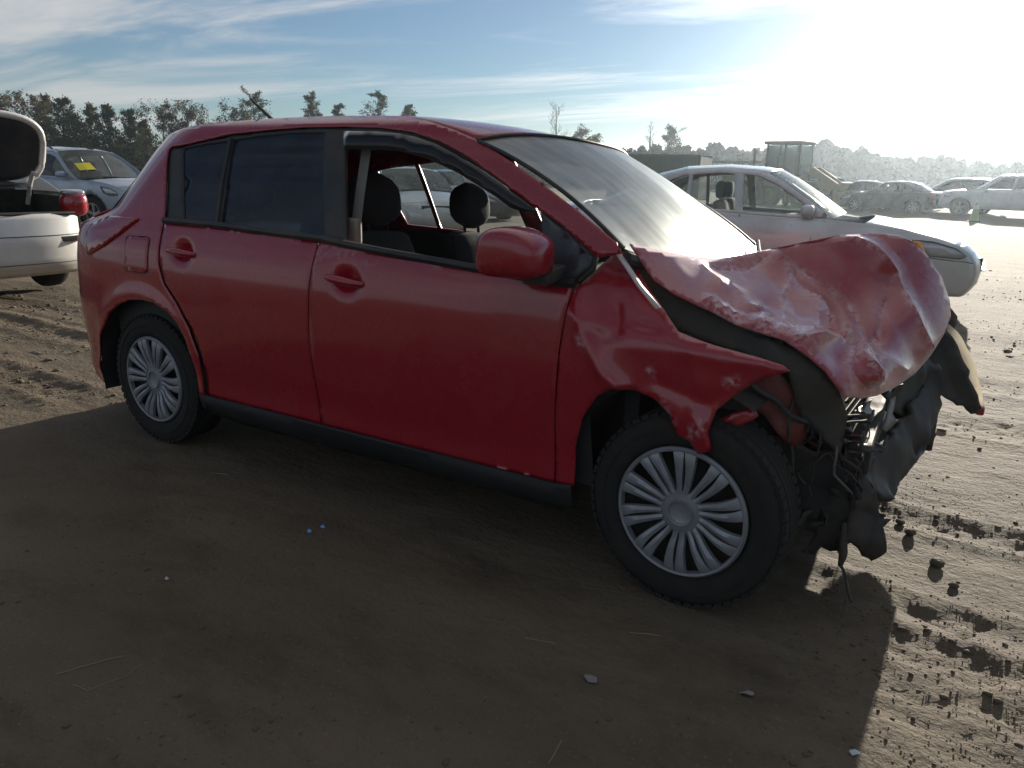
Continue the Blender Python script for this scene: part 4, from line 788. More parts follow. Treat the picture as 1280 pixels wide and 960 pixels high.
SEDAN = dict(wz=sed_wz, wp=([-2.3,-2.15,-1.95,-1.6,1.3,1.7,1.95,2.12,2.25], [.66,.80,.91,.985,1,.965,.90,.80,.66]),
  shoulder=[(-2.16,.93),(-1.9,.97),(-1.45,.975),(-1.0,.965),(-.3,.945),(.35,.915),(.78,.915),(1.10,.885),(1.45,.83),(1.75,.76),(1.98,.685)],
  nose=[(1.98,.685),(2.10,.60),(2.16,.52),(2.18,.42),(2.16,.30),(2.08,.19)], tail=[(-2.10,.22),(-2.22,.34),(-2.24,.55),(-2.20,.75),(-2.16,.93)],
  gh=[(-1.72,.975),(-1.40,1.12),(-1.05,1.30),(-.75,1.375),(-.35,1.405),(0,1.385),(.12,1.36),(.30,1.265),(.55,1.10),(.80,.915)], i_rear_top=3, i_front_top=6,
  wins=[[(-1.22,.995),(-.95,1.25),(-.78,1.325),(-.72,1.33),(-.72,.985)], [(-.68,.985),(-.68,1.335),(-.40,1.36),(-.24,1.355),(-.18,.97)], [(-.10,.965),(-.14,1.352),(.02,1.335),(.22,1.245),(.42,1.12),(.62,.975),(.60,.945),(.30,.95)]],
  xr=-1.33, xf=1.33, ra=.345, r=.31, zb=.20, track=.76, head=[(1.56,.745),(1.75,.735),(1.97,.675),(2.08,.60),(2.02,.575),(1.75,.595),(1.60,.63)], side_amber=[(1.56,.745),(1.66,.74),(1.70,.62),(1.60,.63)],
  taill=[(-2.14,.90),(-1.95,.93),(-1.98,.74),(-2.19,.72)], mirror=(.55,.99), gap=(-.13, .60, -.98), gapline=[(0,.93),(.01,.7),(.0,.4),(-.02,.28)], handles=((-.32,.82),(-1.12,.84)), hood_bulge=(.14, .14), grille=(.44,.56,.36), nsp=7)
s1, SW, s1a = vehicle('silver_sedan', 'silver four-door sedan parked behind the crumpled red hood', (.80, 6.42, 0), math.radians(10.5), silver_p, SEDAN, step=.05)
for sgn in (-1, 1):
    m_ = MB(); m_.tube([(1.05 - .3, sgn * .25, .985), (.72, sgn * .05 + .3, 1.02), (.70, sgn * .05 + .62, 1.03)], .010, 6); m_.build('wiper', cable_black, s1, True)
for sgn in (-1, 1):
    m_ = MB(); m_.tube([(x_, sgn * (float(SW(x_, z_)) + .001), z_) for x_, z_ in ((1.70,.585),(1.80,.57),(1.95,.555),(2.08,.545),(2.15,.53))], .005, 5); m_.build('bumper_seam', black_trim, s1, True)
    m_ = MB(); m_.tube([(x_, sgn * (float(SW(x_, z_)) + .006), z_) for x_, z_ in ((-1.6,.50),(-.9,.49),(0,.48),(.9,.47))], .012, 6); m_.build('side_moulding', silver_p, s1, True)
# white sedan with its trunk open, tail towards us
WS = dict(SEDAN); WS['side_amber'] = [(1.56,.745),(1.66,.74),(1.70,.62),(1.60,.63)]; del WS['taill']
w1, WW, w1a = vehicle('white_sedan', 'white sedan with raised trunk lid at the left edge', (-6.62, .72, .03), PI, white_p, WS, trunk_open=True, step=.05)
lower_tail = [(-2.20,.75),(-2.24,.55),(-2.22,.34),(-2.10,.22)]
w1a('rear_bumper', [(-2.185,.80)] + lower_tail, white_p, (.0, .0), (-.13, -.10), flip=True, power=3.2, n=25)
def local_box(nm, c, s, mat, bev=.01): m_ = MB(); m_.box(c, s, bev=bev); return m_.build(nm, mat, w1, True)
local_box('trunk_floor', (-1.85, 0, .56), (.95, 1.30, .05), liner); local_box('trunk_bulkhead', (-1.40, 0, .78), (.04, 1.35, .42), liner)
for sgn in (-1, 1): local_box('trunk_lining', (-1.8, sgn * .66, .76), (.80, .05, .38), liner)
m_ = MB(); m_.tube([(-2.26,-.60,.795),(-2.31,0,.80),(-2.26,.60,.795)], .018, 8); m_.build('trunk_sill', black_plastic, w1, True)
for sgn in (-1, 1):
    V, F = superell(np.array([-2.15, sgn * .685, .875]), np.array([.085, .125, .115]), 12, 18, 3.0, lambda q: q + np.array([.03 * abs(q[1]) / .1, 0, 0])); new_mesh('tail_lamp', V, F, lamp_red, w1)
    V, F = superell(np.array([-2.130, sgn * .672, .985]), np.array([.075, .112, .030]), 10, 16, 3.0); new_mesh('lamp_cap', V, F, lamp_clear, w1)
    m_ = MB(); m_.tube([(-1.62, sgn * .50, .86), (-1.72, sgn * .50, 1.06), (-1.80, sgn * .50, 1.16), (-1.86, sgn * .50, 1.14)], .022, 8); m_.build('trunk_hinge', white_p, w1, True)
m_ = MB(); m_.box((-2.215, .70, .50), (.03, .18, .03), bev=.008); m_.build('bumper_reflector', lamp_red, w1)
for zz, nm_ in ((.60, 'bumper_seam'), (.345, 'lower_seam')):
    pts = []
    for s_ in np.linspace(-1, 1, 31):
        x_ = float(np.interp(zz, [.22,.34,.55,.75,.80], [-2.10,-2.22,-2.24,-2.20,-2.185])); t_ = float(np.interp(zz, [.22, .80], [1, 0])); pts.append((x_ - (.13 - .03 * t_) * (1 - abs(s_) ** 3.2) - .001, s_ * float(WW(x_, zz)), zz))
    m_ = MB(); m_.tube(pts, .005, 5); m_.build(nm_, black_trim, w1, True)
# raised lid: outer skin, rim and dark inner board
th = math.radians(74); ca, sa = math.cos(th), math.sin(th)
def lid_pt(u, v, w_): return (-1.66 - u * ca - w_ * sa * -1, v, 1.03 + u * sa + w_ * ca * -1 * -1)
aa = np.linspace(0, 2 * PI, 49)[:-1]; f_ = lambda v, k: np.sign(v) * np.abs(v) ** k
LO = [tuple(q) for q in np.c_[.34 + .335 * f_(np.cos(aa), .62), .655 * f_(np.sin(aa), .55)]]
def lidfn(d, bow=.05): return lambda V: np.array([lid_pt(a, b, d + bow * (1 - (b / .66) ** 2) + .03 * (1 - ((a - .34) / .34) ** 2)) for a, b in V])
sheet('trunk_lid', ccw(LO), lidfn(.03), white_p, w1, .06, thick=.004)
m_ = MB(); rim_ = lidfn(.008)(np.array(LO + LO[:1])); m_.tube([tuple(q) for q in rim_], .034, 10, cap=False); m_.build('trunk_lid_rim', white_p, w1, True)
IN = [(.34 + (a - .34) * .90, b * .93) for a, b in LO]
sheet('trunk_lid_lining', ccw(IN), lidfn(-.02), liner, w1, .06, thick=.01)
# pale blue crossover with a yellow sheet behind its windshield
SUV_wz = ([.15,.28,.45,.65,.85,.98,1.05,1.25,1.45,1.55,1.66], [.80,.86,.885,.90,.895,.87,.85,.79,.71,.65,.50])
SUVS = dict(wz=SUV_wz, wp=([-2.4,-2.25,-2.05,-1.7,1.4,1.8,2.05,2.2,2.35], [.72,.84,.93,.99,1,.96,.89,.80,.66]),
  shoulder=[(-2.22,1.06),(-1.6,1.06),(-.8,1.04),(0,1.02),(.55,1.0),(.95,1.02),(1.3,1.0),(1.7,.955),(2.0,.89),(2.06,.86)],
  nose=[(2.06,.86),(2.16,.76),(2.21,.62),(2.22,.45),(2.16,.28)], tail=[(-2.14,.28),(-2.28,.42),(-2.30,.65),(-2.26,.9),(-2.22,1.06)],
  gh=[(-2.20,1.06),(-2.08,1.28),(-1.92,1.50),(-1.55,1.585),(-.8,1.62),(-.1,1.595),(.08,1.56),(.35,1.40),(.65,1.20),(.97,1.02)], i_rear_top=3, i_front_top=6,
  wins=[[(-1.95,1.12),(-1.82,1.42),(-1.6,1.47),(-1.30,1.48),(-1.28,1.10)], [(-1.22,1.10),(-1.22,1.49),(-.8,1.51),(-.52,1.51),(-.42,1.08)], [(-.34,1.075),(-.42,1.51),(-.1,1.50),(.12,1.44),(.42,1.26),(.68,1.07),(.66,1.05)]],
  xr=-1.42, xf=1.42, ra=.39, r=.35, zb=.27, track=.80, head=[(1.72,.90),(1.95,.865),(2.09,.80),(2.12,.74),(1.95,.73),(1.80,.78)], taill=[(-2.22,1.0),(-2.05,1.02),(-2.08,.80),(-2.26,.80)], mirror=(.58,1.10), gap=(-.38, .70), gapline=[(0,1.0),(.01,.7),(0,.4)], handles=((-.56,.92),), hood_bulge=(.18,.18), grille=(.55,.74,.42), nsp=5)
v1, VW, v1a = vehicle('blue_silver_crossover', 'pale blue silver crossover with yellow sheet on its windshield', (-13.76, 6.9, -.02), math.radians(3), bluesilver_p, SUVS, step=.07, win_mat=tint_far, ws_mat=glass('crossover_windshield', (.45, .50, .50), film=.05, film_col=(.5,.52,.52)))
for sgn in (-1, 1):
    m_ = MB(); m_.tube([(-1.5, sgn*.60, 1.61), (-1.4, sgn*.60, 1.655), (-.3, sgn*.60, 1.66), (-.15, sgn*.60, 1.615)], .018, 8); m_.build('roof_rail', black_trim, v1, True)
m_ = MB(); m_.tube([(.12,.1,1.60),(-.02,.1,1.655)], .05, 8, r2=.02); m_.build('roof_fin', black_trim, v1, True)
# the yellow notice behind the crossover's windshield (own flat sheet)
def on_glass(t, s_):                           # point just outside that windshield
    L_ = np.array([(.08,1.56),(.35,1.40),(.65,1.20),(.97,1.02)]); x, z = [float(np.interp(t, [0,.31,.66,1], L_[:,k])) for k in (0, 1)]
    b = 1 - s_ * s_; P_ = np.array([x + (.10 + .08 * t) * b, s_ * float(VW(x, z)), z + .05 * b]) + np.array([.012, 0, .016])
    c, sn = math.cos(math.radians(3)), math.sin(math.radians(3)); return (-13.76 + c * P_[0] - sn * P_[1], 6.9 + sn * P_[0] + c * P_[1], -.02 + P_[2])
Y_ = [on_glass(t, s_) for t in (.50, .62, .74) for s_ in (-.80, -.62, -.42)]
ny = new_mesh('windshield_notice', Y_, [(3*i_+j_, 3*i_+3+j_, 3*i_+4+j_, 3*i_+1+j_) for i_ in range(2) for j_ in range(2)], pbr('yellow_card', (.86, .70, .02), .6, var=.05), None, False, .003)
tag(ny, 'yellow paper notice stuck on the windshield of the pale blue crossover', 'notice')
# two cars seen through the hatchback's cabin
vehicle('grey_sedan', 'light silver sedan seen through the open front window of the red hatchback', (-8.63, 11.52, -.04), math.radians(-35), silver_p, dict(SEDAN, grille=(.50,.66,.34)), step=.08)
vehicle('charcoal_sedan', 'charcoal sedan behind the silver one seen through the red hatchback', (-11.1, 16.6, -.06), 0, dark_p, SEDAN, step=.10)
vehicle('dark_sedan', 'dark car far off between the pale blue crossover and the red hatchback', (-20.5, 17.5, 0), 0, dark_p, SEDAN, step=.12)
# row of cars far off on the right
TRUCK = dict(SUVS, gh=[(-2.30,1.16),(-2.22,1.40),(-2.05,1.66),(-1.7,1.745),(-.8,1.77),(-.1,1.75),(.10,1.71),(.35,1.52),(.60,1.30),(.85,1.13)], shoulder=[(-2.32,1.16),(-1.6,1.16),(-.8,1.14),(0,1.12),(.5,1.11),(.84,1.13),(1.3,1.11),(1.7,1.07),(2.0,1.02),(2.1,.98)], nose=[(2.1,.98),(2.2,.84),(2.24,.65),(2.24,.48),(2.18,.32)], tail=[(-2.25,.32),(-2.36,.5),(-2.38,.7),(-2.36,.95),(-2.32,1.16)],
   wz=([.15,.28,.45,.65,.95,1.08,1.15,1.35,1.6,1.7,1.8], [.82,.90,.94,.96,.955,.94,.92,.87,.80,.74,.58]), r=.38, ra=.43, zb=.33, track=.84, xr=-1.5, xf=1.5, taill=[(-2.32,1.1),(-2.15,1.12),(-2.18,.85),(-2.36,.85)], head=[(1.86,1.0),(2.04,.98),(2.14,.90),(2.16,.80),(1.95,.82),(1.86,.88)],
   wins=[[(-2.06,1.22),(-1.95,1.56),(-1.7,1.62),(-1.40,1.64),(-1.38,1.20)], [(-1.30,1.20),(-1.30,1.64),(-.8,1.66),(-.50,1.66),(-.42,1.18)], [(-.34,1.18),(-.42,1.66),(-.1,1.65),(.10,1.60),(.38,1.40),(.60,1.20),(.58,1.17)]])
vehicle('white_suv', 'large white SUV side-on at the right end of the far row', (2.75, 37.8, 0), PI, truckwhite_p, TRUCK, step=.12, win_mat=tint_far, group='cars parked in the far row')
vehicle('dark_suv', 'dark SUV partly behind the white SUV in the far row', (.6, 41.6, 0), PI, navy_p, SUVS, step=.14, win_mat=tint_far, group='cars parked in the far row')
vehicle('black_hatchback', 'black low car left of the dark SUV in the far row', (-1.7, 38.6, 0), PI - .25, black_p, SEDAN, step=.14, win_mat=tint_far, group='cars parked in the far row')
vehicle('charcoal_coupe', 'charcoal low car in the middle of the far row', (-3.6, 41.5, 0), PI, dark_p, SEDAN, step=.14, win_mat=tint_far, group='cars parked in the far row')
vehicle('black_crossover', 'black crossover at the left end of the far row beside the loader', (-6.2, 43.0, 0), PI - .9, black_p, SUVS, step=.14, win_mat=tint_far, group='cars parked in the far row')
vehicle('grey_sedan', 'grey sedan with pale roof behind the low cars of the far row', (-2.3, 46.5, 0), PI, grey_p, SEDAN, step=.14, win_mat=tint_far, group='cars parked in the far row')
# ---- wheel loader
yel = pbr('loader_yellow', (.26, .20, .07), .6, dirt=.7, vscale=2); ld_dark = pbr('loader_dark', (.04, .04, .04), .6, dirt=.5, vscale=2)
loader_glass = glass('loader_glass', (.50, .55, .55), film=.10, film_col=(.4, .45, .47))
ld = thing('wheel_loader', 'tall yellow wheel loader with glazed cab beyond the silver sedan', 'loader', (-7.25, 41.6, -.15), math.radians(-12))
m_ = MB(); m_.box((-.1,0,1.45), (1.9,1.5,.5), bev=.08); m_.box((-2.3,0,1.65), (2.4,1.7,1.1), bev=.18); m_.box((1.6,0,1.15), (1.9,1.0,.7), bev=.1); m_.build('chassis', yel, ld, True)
m_ = MB(); m_.box((-.1,0,3.42), (2.1,1.75,.16), bev=.06); m_.build('cab_roof', yel, ld, True)
m_ = MB()
for x in (-.95, .05, .85):
    for y in (-.75, .75): m_.box((x, y, 2.5), (.09, .09, 1.75))
m_.box((-.05,-.75,1.75), (1.85,.06,.12)); m_.box((-.05,.75,1.75), (1.85,.06,.12)); m_.build('cab_frame', ld_dark, ld)
for nm, c, s in (('cab_window',(-.45,-.76,2.55),(.92,.015,1.5)), ('cab_window',(.45,-.76,2.55),(.72,.015,1.5)), ('cab_window',(-.45,.76,2.55),(.92,.015,1.5)), ('cab_window',(.45,.76,2.55),(.72,.015,1.5)), ('cab_windshield',(.88,0,2.5),(.015,1.42,1.6)), ('cab_rear_window',(-.98,0,2.6),(.015,1.42,1.4))):
    m_ = MB(); m_.box(c, s); m_.build(nm, loader_glass, ld)
m_ = MB(); m_.box((-.35,0,2.05), (.5,.55,.2), bev=.06); m_.box((-.58,0,2.4), (.14,.5,.7), bev=.05); m_.build('cab_seat', seat_cloth, ld, True)
lt = MB(); lt.lathe([(.42,.24),(.50,.27),(.68,.26),(.75,.18),(.76,0),(.75,-.18),(.68,-.26),(.50,-.27),(.42,-.24)], 32)
lo_ = lt.build('loader_tyre', rubber, None, True); lme = lo_.data; bpy.data.objects.remove(lo_)
lr = MB(); lr.lathe([(0,.10),(.2,.12),(.36,.08),(.43,.22),(.43,-.2),(0,-.2)], 24); lo_ = lr.build('loader_rim', yel, None, True); lrm = lo_.data; bpy.data.objects.remove(lo_)
for x in (-1.55, 1.45):
    for y in (-1.0, 1.0):
        w_ = bpy.data.objects.new('wheel', lrm); COL.objects.link(w_); w_.parent = ld; w_.matrix_local = Matrix.Translation((x, y, .76)) @ Matrix.Rotation(0 if y > 0 else PI, 4, 'Z')
        t_ = bpy.data.objects.new('tyre', lme); COL.objects.link(t_); t_.parent = w_
for y in (-.42, .42):
    m_ = MB(); P0 = [(1.25,2.15),(1.55,2.20),(3.0,1.35),(3.35,.75),(3.1,.7),(2.75,1.15),(1.35,1.85)]
    m_.prism(P0, y - .07, y + .07, lambda u, v, w: (u, w, v)); m_.build('lift_arm', yel, ld)
    m_ = MB(); m_.box((1.35, y * 1.6, 2.05), (.16,.22,.16), bev=.03); m_.build('work_lamp', lamp_clear, ld)
m_ = MB(); P0 = [(3.05,.35),(3.9,.20),(4.15,.22),(3.45,.55),(3.25,1.0),(3.45,1.45),(3.30,1.5),(3.02,1.05)]; m_.prism(P0, -1.25, 1.25, lambda u, v, w: (u, w, v)); m_.build('bucket', yel, ld)
m_ = MB(); m_.tube([(-1.9,-.3,2.1),(-1.9,-.3,3.05),(-1.98,-.3,3.15)], .07, 10); m_.build('exhaust_stack', ld_dark, ld, True)
for y in (-.7, .7): m_ = MB(); m_.box((.9,y,3.28),(.10,.18,.12), bev=.02); m_.build('work_lamp', lamp_clear, ld)
# ---- green roll-off container and a rack trailer
gp = pbr('container_green', (.035, .075, .045), .6, dirt=.5, vscale=1.5)
ct = thing('green_container', 'dark green steel container beyond the red windshield', 'container', (-13.7, 39.3, 0), math.radians(4))
def panel_box(root, L_, D_, H_, z0):
    for nm, c, s in (('side_wall',(0,-D_/2,z0+H_/2),(L_,.06,H_)), ('side_wall',(0,D_/2,z0+H_/2),(L_,.06,H_)), ('end_wall',(-L_/2+.03,0,z0+H_/2),(.06,D_-.07,H_)), ('end_wall',(L_/2-.03,0,z0+H_/2),(.06,D_-.07,H_)), ('floor_plate',(0,0,z0+.05),(L_-.14,D_-.14,.08))):
        m_ = MB(); m_.box(c, s); m_.build(nm, gp, root)
    for k in range(8):
        for y in (-D_/2 - .06, D_/2 + .06): m_ = MB(); m_.box((-L_/2 + .25 + k * (L_ - .5) / 7, y, z0 + H_/2), (.12, .06, H_ - .1)); m_.build('rib', gp, root)
    for y in (-D_/2, D_/2): m_ = MB(); m_.box((0, y, z0 + H_ + .05), (L_ + .05, .14, .098)); m_.build('top_rail', gp, root)
panel_box(ct, 5.2, 2.3, 2.25, .2)
for x in (-1.9, 1.9):
    for y in (-.8, .8): m_ = MB(); m_.tube([(x, y - .12, .12), (x, y + .12, .12)], .12, 14); m_.build('roller', ld_dark, ct, True)
rt = thing('rack_trailer', 'low rack trailer with pale top rail right of the green container', 'trailer', (-10.6, 44.5, 0), math.radians(3))
steel_l = pbr('rack_steel', (.25, .26, .26), .55, metal=.3, dirt=.5, vscale=3)
m_ = MB(); m_.box((0,0,.95), (4.2,2.2,.18)); m_.build('deck', ld_dark, rt)
for y in (-1.05, 1.05):
    m_ = MB(); m_.box((0,y,2.34), (4.2,.08,.10)); m_.build('top_rail', steel_l, rt)
    m_ = MB(); m_.box((0,y,1.7), (4.2,.06,.08)); m_.build('mid_rail', steel_l, rt)
    for k in range(6): m_ = MB(); m_.box((-2.05 + k*.82, y, 1.66), (.08,.09,1.26)); m_.build('stake', steel_l, rt)
for x in (-.6, .4):
    for y in (-1.0, 1.0): put_wheel(rt, x, y, .40, .24, 5)
# ---- traffic cone
cn = thing('traffic_cone', 'small pale cone on the dirt before the white SUV', 'cone', (2.08, 31.57, 0))
m_ = MB(); m_.lathe([(.0,.74),(.035,.74),(.05,.66),(.16,.05),(.16,.03)], 20, 'z'); m_.build('cone_body', pbr('cone_flare_green', (.45,.55,.25), .6), cn, True)  # green tint of lens flare put into the cone's colour
m_ = MB(); m_.lathe([(.064,.60),(.068,.60),(.094,.46),(.09,.46)], 20, 'z'); m_.build('reflective_band', pbr('cone_band', (.75,.75,.72), .4), cn, True)
m_ = MB(); m_.box((0,0,.02), (.44,.44,.04), bev=.01); m_.build('base_plate', ld_dark, cn)

# ================================================================ trees
bark = pbr('bark', (.085, .068, .052), .9, var=.4, vscale=3, bump=.4, bscale=8)
def leaf_mat(n, c1, c2, tl=.3):
    m, nt, out, N, L = node_mat(n)
    oi = N('ShaderNodeNewGeometry'); tc = N('ShaderNodeTexCoord'); ns = N('ShaderNodeTexNoise'); ns.inputs['Scale'].default_value = .9; L(tc.outputs['Object'], ns.inputs['Vector'])
    mx = N('ShaderNodeMix'); mx.data_type = 'RGBA'; mx.inputs[6].default_value = c1 + (1,); mx.inputs[7].default_value = c2 + (1,)
    ad = N('ShaderNodeMath'); ad.operation = 'MULTIPLY_ADD'; L(oi.outputs['Random Per Island'], ad.inputs[0]); ad.inputs[1].default_value = .6; 
    sb = N('ShaderNodeMath'); sb.operation = 'SUBTRACT'; L(ns.outputs[0], sb.inputs[0]); sb.inputs[1].default_value = .3; L(sb.outputs[0], ad.inputs[2]); ad.use_clamp = True
    L(ad.outputs[0], mx.inputs[0])
    d = N('ShaderNodeBsdfDiffuse'); t = N('ShaderNodeBsdfTranslucent'); L(mx.outputs[2], d.inputs[0]); L(mx.outputs[2], t.inputs[0])
    s = N('ShaderNodeMixShader'); s.inputs[0].default_value = tl; L(d.outputs[0], s.inputs[1]); L(t.outputs[0], s.inputs[2]); L(s.outputs[0], out.inputs[0]); return m
leaf_green = leaf_mat('pine_needles', (.045, .055, .028), (.10, .105, .055)); leaf_brown = leaf_mat('autumn_leaves', (.085, .060, .030), (.13, .095, .045)); leaf_olive = leaf_mat('olive_leaves', (.075, .068, .036), (.14, .115, .062))
def leaf_quads(C_, size, seed):
    r = np.random.default_rng(seed); n = len(C_); a = r.normal(size=(n,3)); a /= np.linalg.norm(a, axis=1)[:,None]; b = r.normal(size=(n,3)); b = np.cross(a, b); b /= np.linalg.norm(b, axis=1)[:,None]
    s = (size * r.uniform(.5, 1.3, n))[:,None]; k = r.uniform(.45, .9, n)[:,None]
    V = np.stack([C_ - a*s, C_ - b*s*k*.8, C_ + a*s, C_ + b*s*k], 1).reshape(-1, 3)
    return V, [(4*i, 4*i+1, 4*i+2, 4*i+3) for i in range(n)]
def make_tree(seed, h, w, kind):
    """kind: 'pine' bare trunk with tufted top, 'cedar' dense to the ground, 'broad' thin autumn crown, 'bare' twigs only. returns (wood MB, leaf centres)"""
    r = random.Random(seed); wood = MB(); leaves = []
    lean_ = (r.uniform(-.05,.05)*h, r.uniform(-.05,.05)*h); trunk = [(lean_[0]*t*t + .012*h*math.sin(5*t+seed), lean_[1]*t*t, h*t*(.97 if kind != 'broad' else .8)) for t in np.linspace(0, 1, 9)]
    r0 = .016 * h + .05; wood.tube(trunk, [r0 * (1 - .88 * t) for t in np.linspace(0, 1, 9)], 7)
    def at(t): k = min(7, int(t * 8)); f = t * 8 - k; return np.array(trunk[k]) * (1 - f) + np.array(trunk[k+1]) * f
    def limb(p, d, L_, rad, depth):
        pts = [np.array(p)]; d = np.array(d, float); d /= np.linalg.norm(d)
        for k in range(4):
            d = d + np.array([r.uniform(-.28,.28), r.uniform(-.28,.28), r.uniform(-.06,.26)]); d /= np.linalg.norm(d); pts.append(pts[-1] + d * L_ / 4)
        wood.tube([tuple(q) for q in pts], rad, 5 if depth < 2 else 3, r2=rad * .3, cap=False)
        if depth < (3 if kind in ('bare','broad') else 2):
            for k in range(3 if depth else 4):
                i = r.randint(1, 4); a = r.uniform(0, 2*PI); e_ = d + np.array([math.cos(a)*.9, math.sin(a)*.9, r.uniform(-.1,.6)]); limb(pts[i], e_, L_ * r.uniform(.42,.62), max(.008, rad * .45), depth + 1)
        else: leaves.append((pts[-1], L_)); leaves.append((pts[2], L_))
    if kind == 'cedar':
        for k in range(60):
            t = .06 + .92 * (k + r.random()) / 60; a = r.uniform(0, 2*PI); L_ = w * .5 * (1.05 - t) ** .75 * r.uniform(.65,1.15) + .15; limb(at(t), (math.cos(a), math.sin(a), r.uniform(-.1,.35)), L_, .03 + .02*(1-t), 1)
    elif kind == 'pine':
        for k in range(22):
            t = .52 + .47 * (k + r.random()) / 22; a = r.uniform(0, 2*PI); L_ = w * .5 * math.sin(PI * min(1, (t - .42) / .62)) ** .6 * r.uniform(.6,1.15) + .1; limb(at(t), (math.cos(a), math.sin(a), r.uniform(-.05,.4)), L_, .035, 1)
    else:
        for k in range(20):
            t = .18 + .78 * (k + r.random()) / 20; a = r.uniform(0, 2*PI); L_ = w * .55 * (.55 + .6 * math.sin(PI * t)) * r.uniform(.7,1.15); limb(at(t), (math.cos(a), math.sin(a), r.uniform(.35,1.1)), L_ * (.75 if kind == 'bare' else 1), .035 * (1.2 - t) + .012, 0 if kind == 'bare' else 1)
    rr = np.random.default_rng(seed); out = []
    per = {'cedar': 18, 'pine': 22, 'broad': 17, 'bare': 0}[kind]
    for p_, L_ in leaves:
        if kind == 'broad' and rr.random() < .25: continue
        sg = {'cedar': .30, 'pine': .30, 'broad': .36}.get(kind, .3) * min(1.3, max(.45, L_))
        out.append(np.array(p_) + rr.normal(size=(per, 3)) * np.array([sg, sg, sg * (.55 if kind == 'pine' else .75)]))
    return wood, (np.concatenate(out) if out and per else np.zeros((0, 3)))
def tree(name, label, loc, h, w, kind, seed, leafm, size=.17, group='trees along the edge of the yard'):
    root = thing(name, label, 'tree', loc, 0, group); wd, lc = make_tree(seed, h, w, kind); wd.build('trunk', bark, root, True)
    if len(lc): V, F = leaf_quads(lc, size, seed); new_mesh('crown', V, F, leafm, root, False)
    return root
CAMP = Vector((3.306, -2.9305, 1.275))
# bearing (deg from +x), distance, height, width, kind
TL = [(154.91,96,7.9,3.4,'broad',leaf_brown,'thin_leaved_tree','thin brown tree cut by the left edge above the raised trunk lid'),
 (154.02,98,8.8,3.6,'broad',leaf_brown,'thin_leaved_tree','brown-leaved tree right above the raised trunk lid'),
 (152.74,95,8.9,4.0,'broad',leaf_olive,'thin_leaved_tree','tallest thin tree between the raised lid and the dense dark evergreen'),
 (152.02,99,8.5,3.4,'cedar',leaf_olive,'evergreen_tree','olive tree half hidden left of the dense dark evergreen'),
 (151.16,92,7.8,4.4,'cedar',leaf_green,'evergreen_tree','dense dark evergreen right above the pale blue crossover'),
 (150.20,97,7.4,2.8,'broad',leaf_olive,'thin_leaved_tree','slender nearly bare tree just right of the dense evergreen'),
 (149.62,96,7.6,2.9,'cedar',leaf_olive,'evergreen_tree','narrow olive evergreen above the crossover windshield'),
 (148.54,94,7.5,4.0,'cedar',leaf_green,'evergreen_tree','broad ragged evergreen above the crossover hood'),
 (147.39,95,7.2,3.3,'cedar',leaf_green,'evergreen_tree','ragged evergreen nearest the hatchback tail'),
 (146.55,97,6.3,2.6,'cedar',leaf_olive,'evergreen_tree','low tree filling the gap left of the hatchback tail'),
 (145.46,94,8.0,4.4,'broad',leaf_olive,'broadleaf_tree','leafy tree rising left of the rear roof corner of the hatchback'),
 (143.96,96,8.3,4.2,'broad',leaf_brown,'broadleaf_tree','leafy tree touching the rear roof corner of the hatchback'),
 (141.23,96,8.8,4.2,'broad',leaf_olive,'broadleaf_tree','round-topped tree over the roof just left of the antenna'),
 (139.75,98,9.9,3.0,'pine',leaf_green,'pine_tree','pine with tufted crown right behind the antenna'),
 (135.8,97,10.2,4.0,'cedar',leaf_olive,'broadleaf_tree','bushy treetop over the roof right of the antenna'),
 (134.29,99,9.3,2.8,'cedar',leaf_olive,'broadleaf_tree','small treetop peeping over the roof beside the bushy one'),
 (131.72,96,10.3,2.9,'pine',leaf_green,'pine_tree','lone tufted pine top above the middle of the roof'),
 (129.21,97,9.2,1.9,'pine',leaf_green,'pine_tree','smallest pine top peeping over the front of the roof'),
 (119.3,96,9.8,3.2,'bare',leaf_brown,'bare_tree','wide bare tree above the windshield header'),
 (117.6,97,7.2,3.2,'broad',leaf_brown,'broadleaf_tree','brown treetop right of the wide bare tree'),
 (116.7,98,6.7,2.6,'broad',leaf_brown,'broadleaf_tree','lower brown treetop at the far end of the windshield header'),
 (112.56,98,8.1,2.2,'bare',leaf_brown,'bare_tree','thin bare tree above the green container'),
 (111.24,99,7.3,2.6,'pine',leaf_green,'pine_tree','small pine right of the thin bare tree above the container')]
for i, (az, d, h, w, kind, lm, nm, lb) in enumerate(TL):
    a = math.radians(az); tree(nm, lb, (CAMP.x + d * math.cos(a), CAMP.y + d * math.sin(a), -.15), h, w, kind, 100 + i, lm, size=.10)
# far woods: one mass all round the yard
r = np.random.default_rng(5); A = []; 
n_in, n_out = 170000, 30000
az = np.radians(np.r_[r.uniform(78, 160, n_in), r.uniform(160, 438, n_out)]); k_ = np.c_[np.cos(az), np.sin(az)]
R0 = 108 + r.uniform(0, 10, len(az)); deg = np.degrees(az) % 360
prof = np.interp(deg, [0,78,84,90,96,100,103,112,118,125,150,160,360], [4.6,4.6,4.6,4.6,5.6,7.2,6.8,6.6,5.4,4.6,4.8,4.8,4.6])
top = prof * .74 * (1 + .10 * vnoise(k_ * 60, 3) + .13 * vnoise(k_ * 160, 4) + .10 * vnoise(k_ * 420, 6))
z = top * (1 - r.uniform(0, 1, len(az)) ** 1.5); Cw = np.c_[CAMP.x + R0 * k_[:,0], CAMP.y + R0 * k_[:,1], z + .1]
V, F = leaf_quads(Cw, .42, 8); fw = new_mesh('far_woods', V, F, leaf_mat('woods_leaves', (.035,.036,.022), (.07,.062,.04), .08), None, False)
tag(fw, 'low wooded skyline all round the yard', 'woods', kind='stuff')
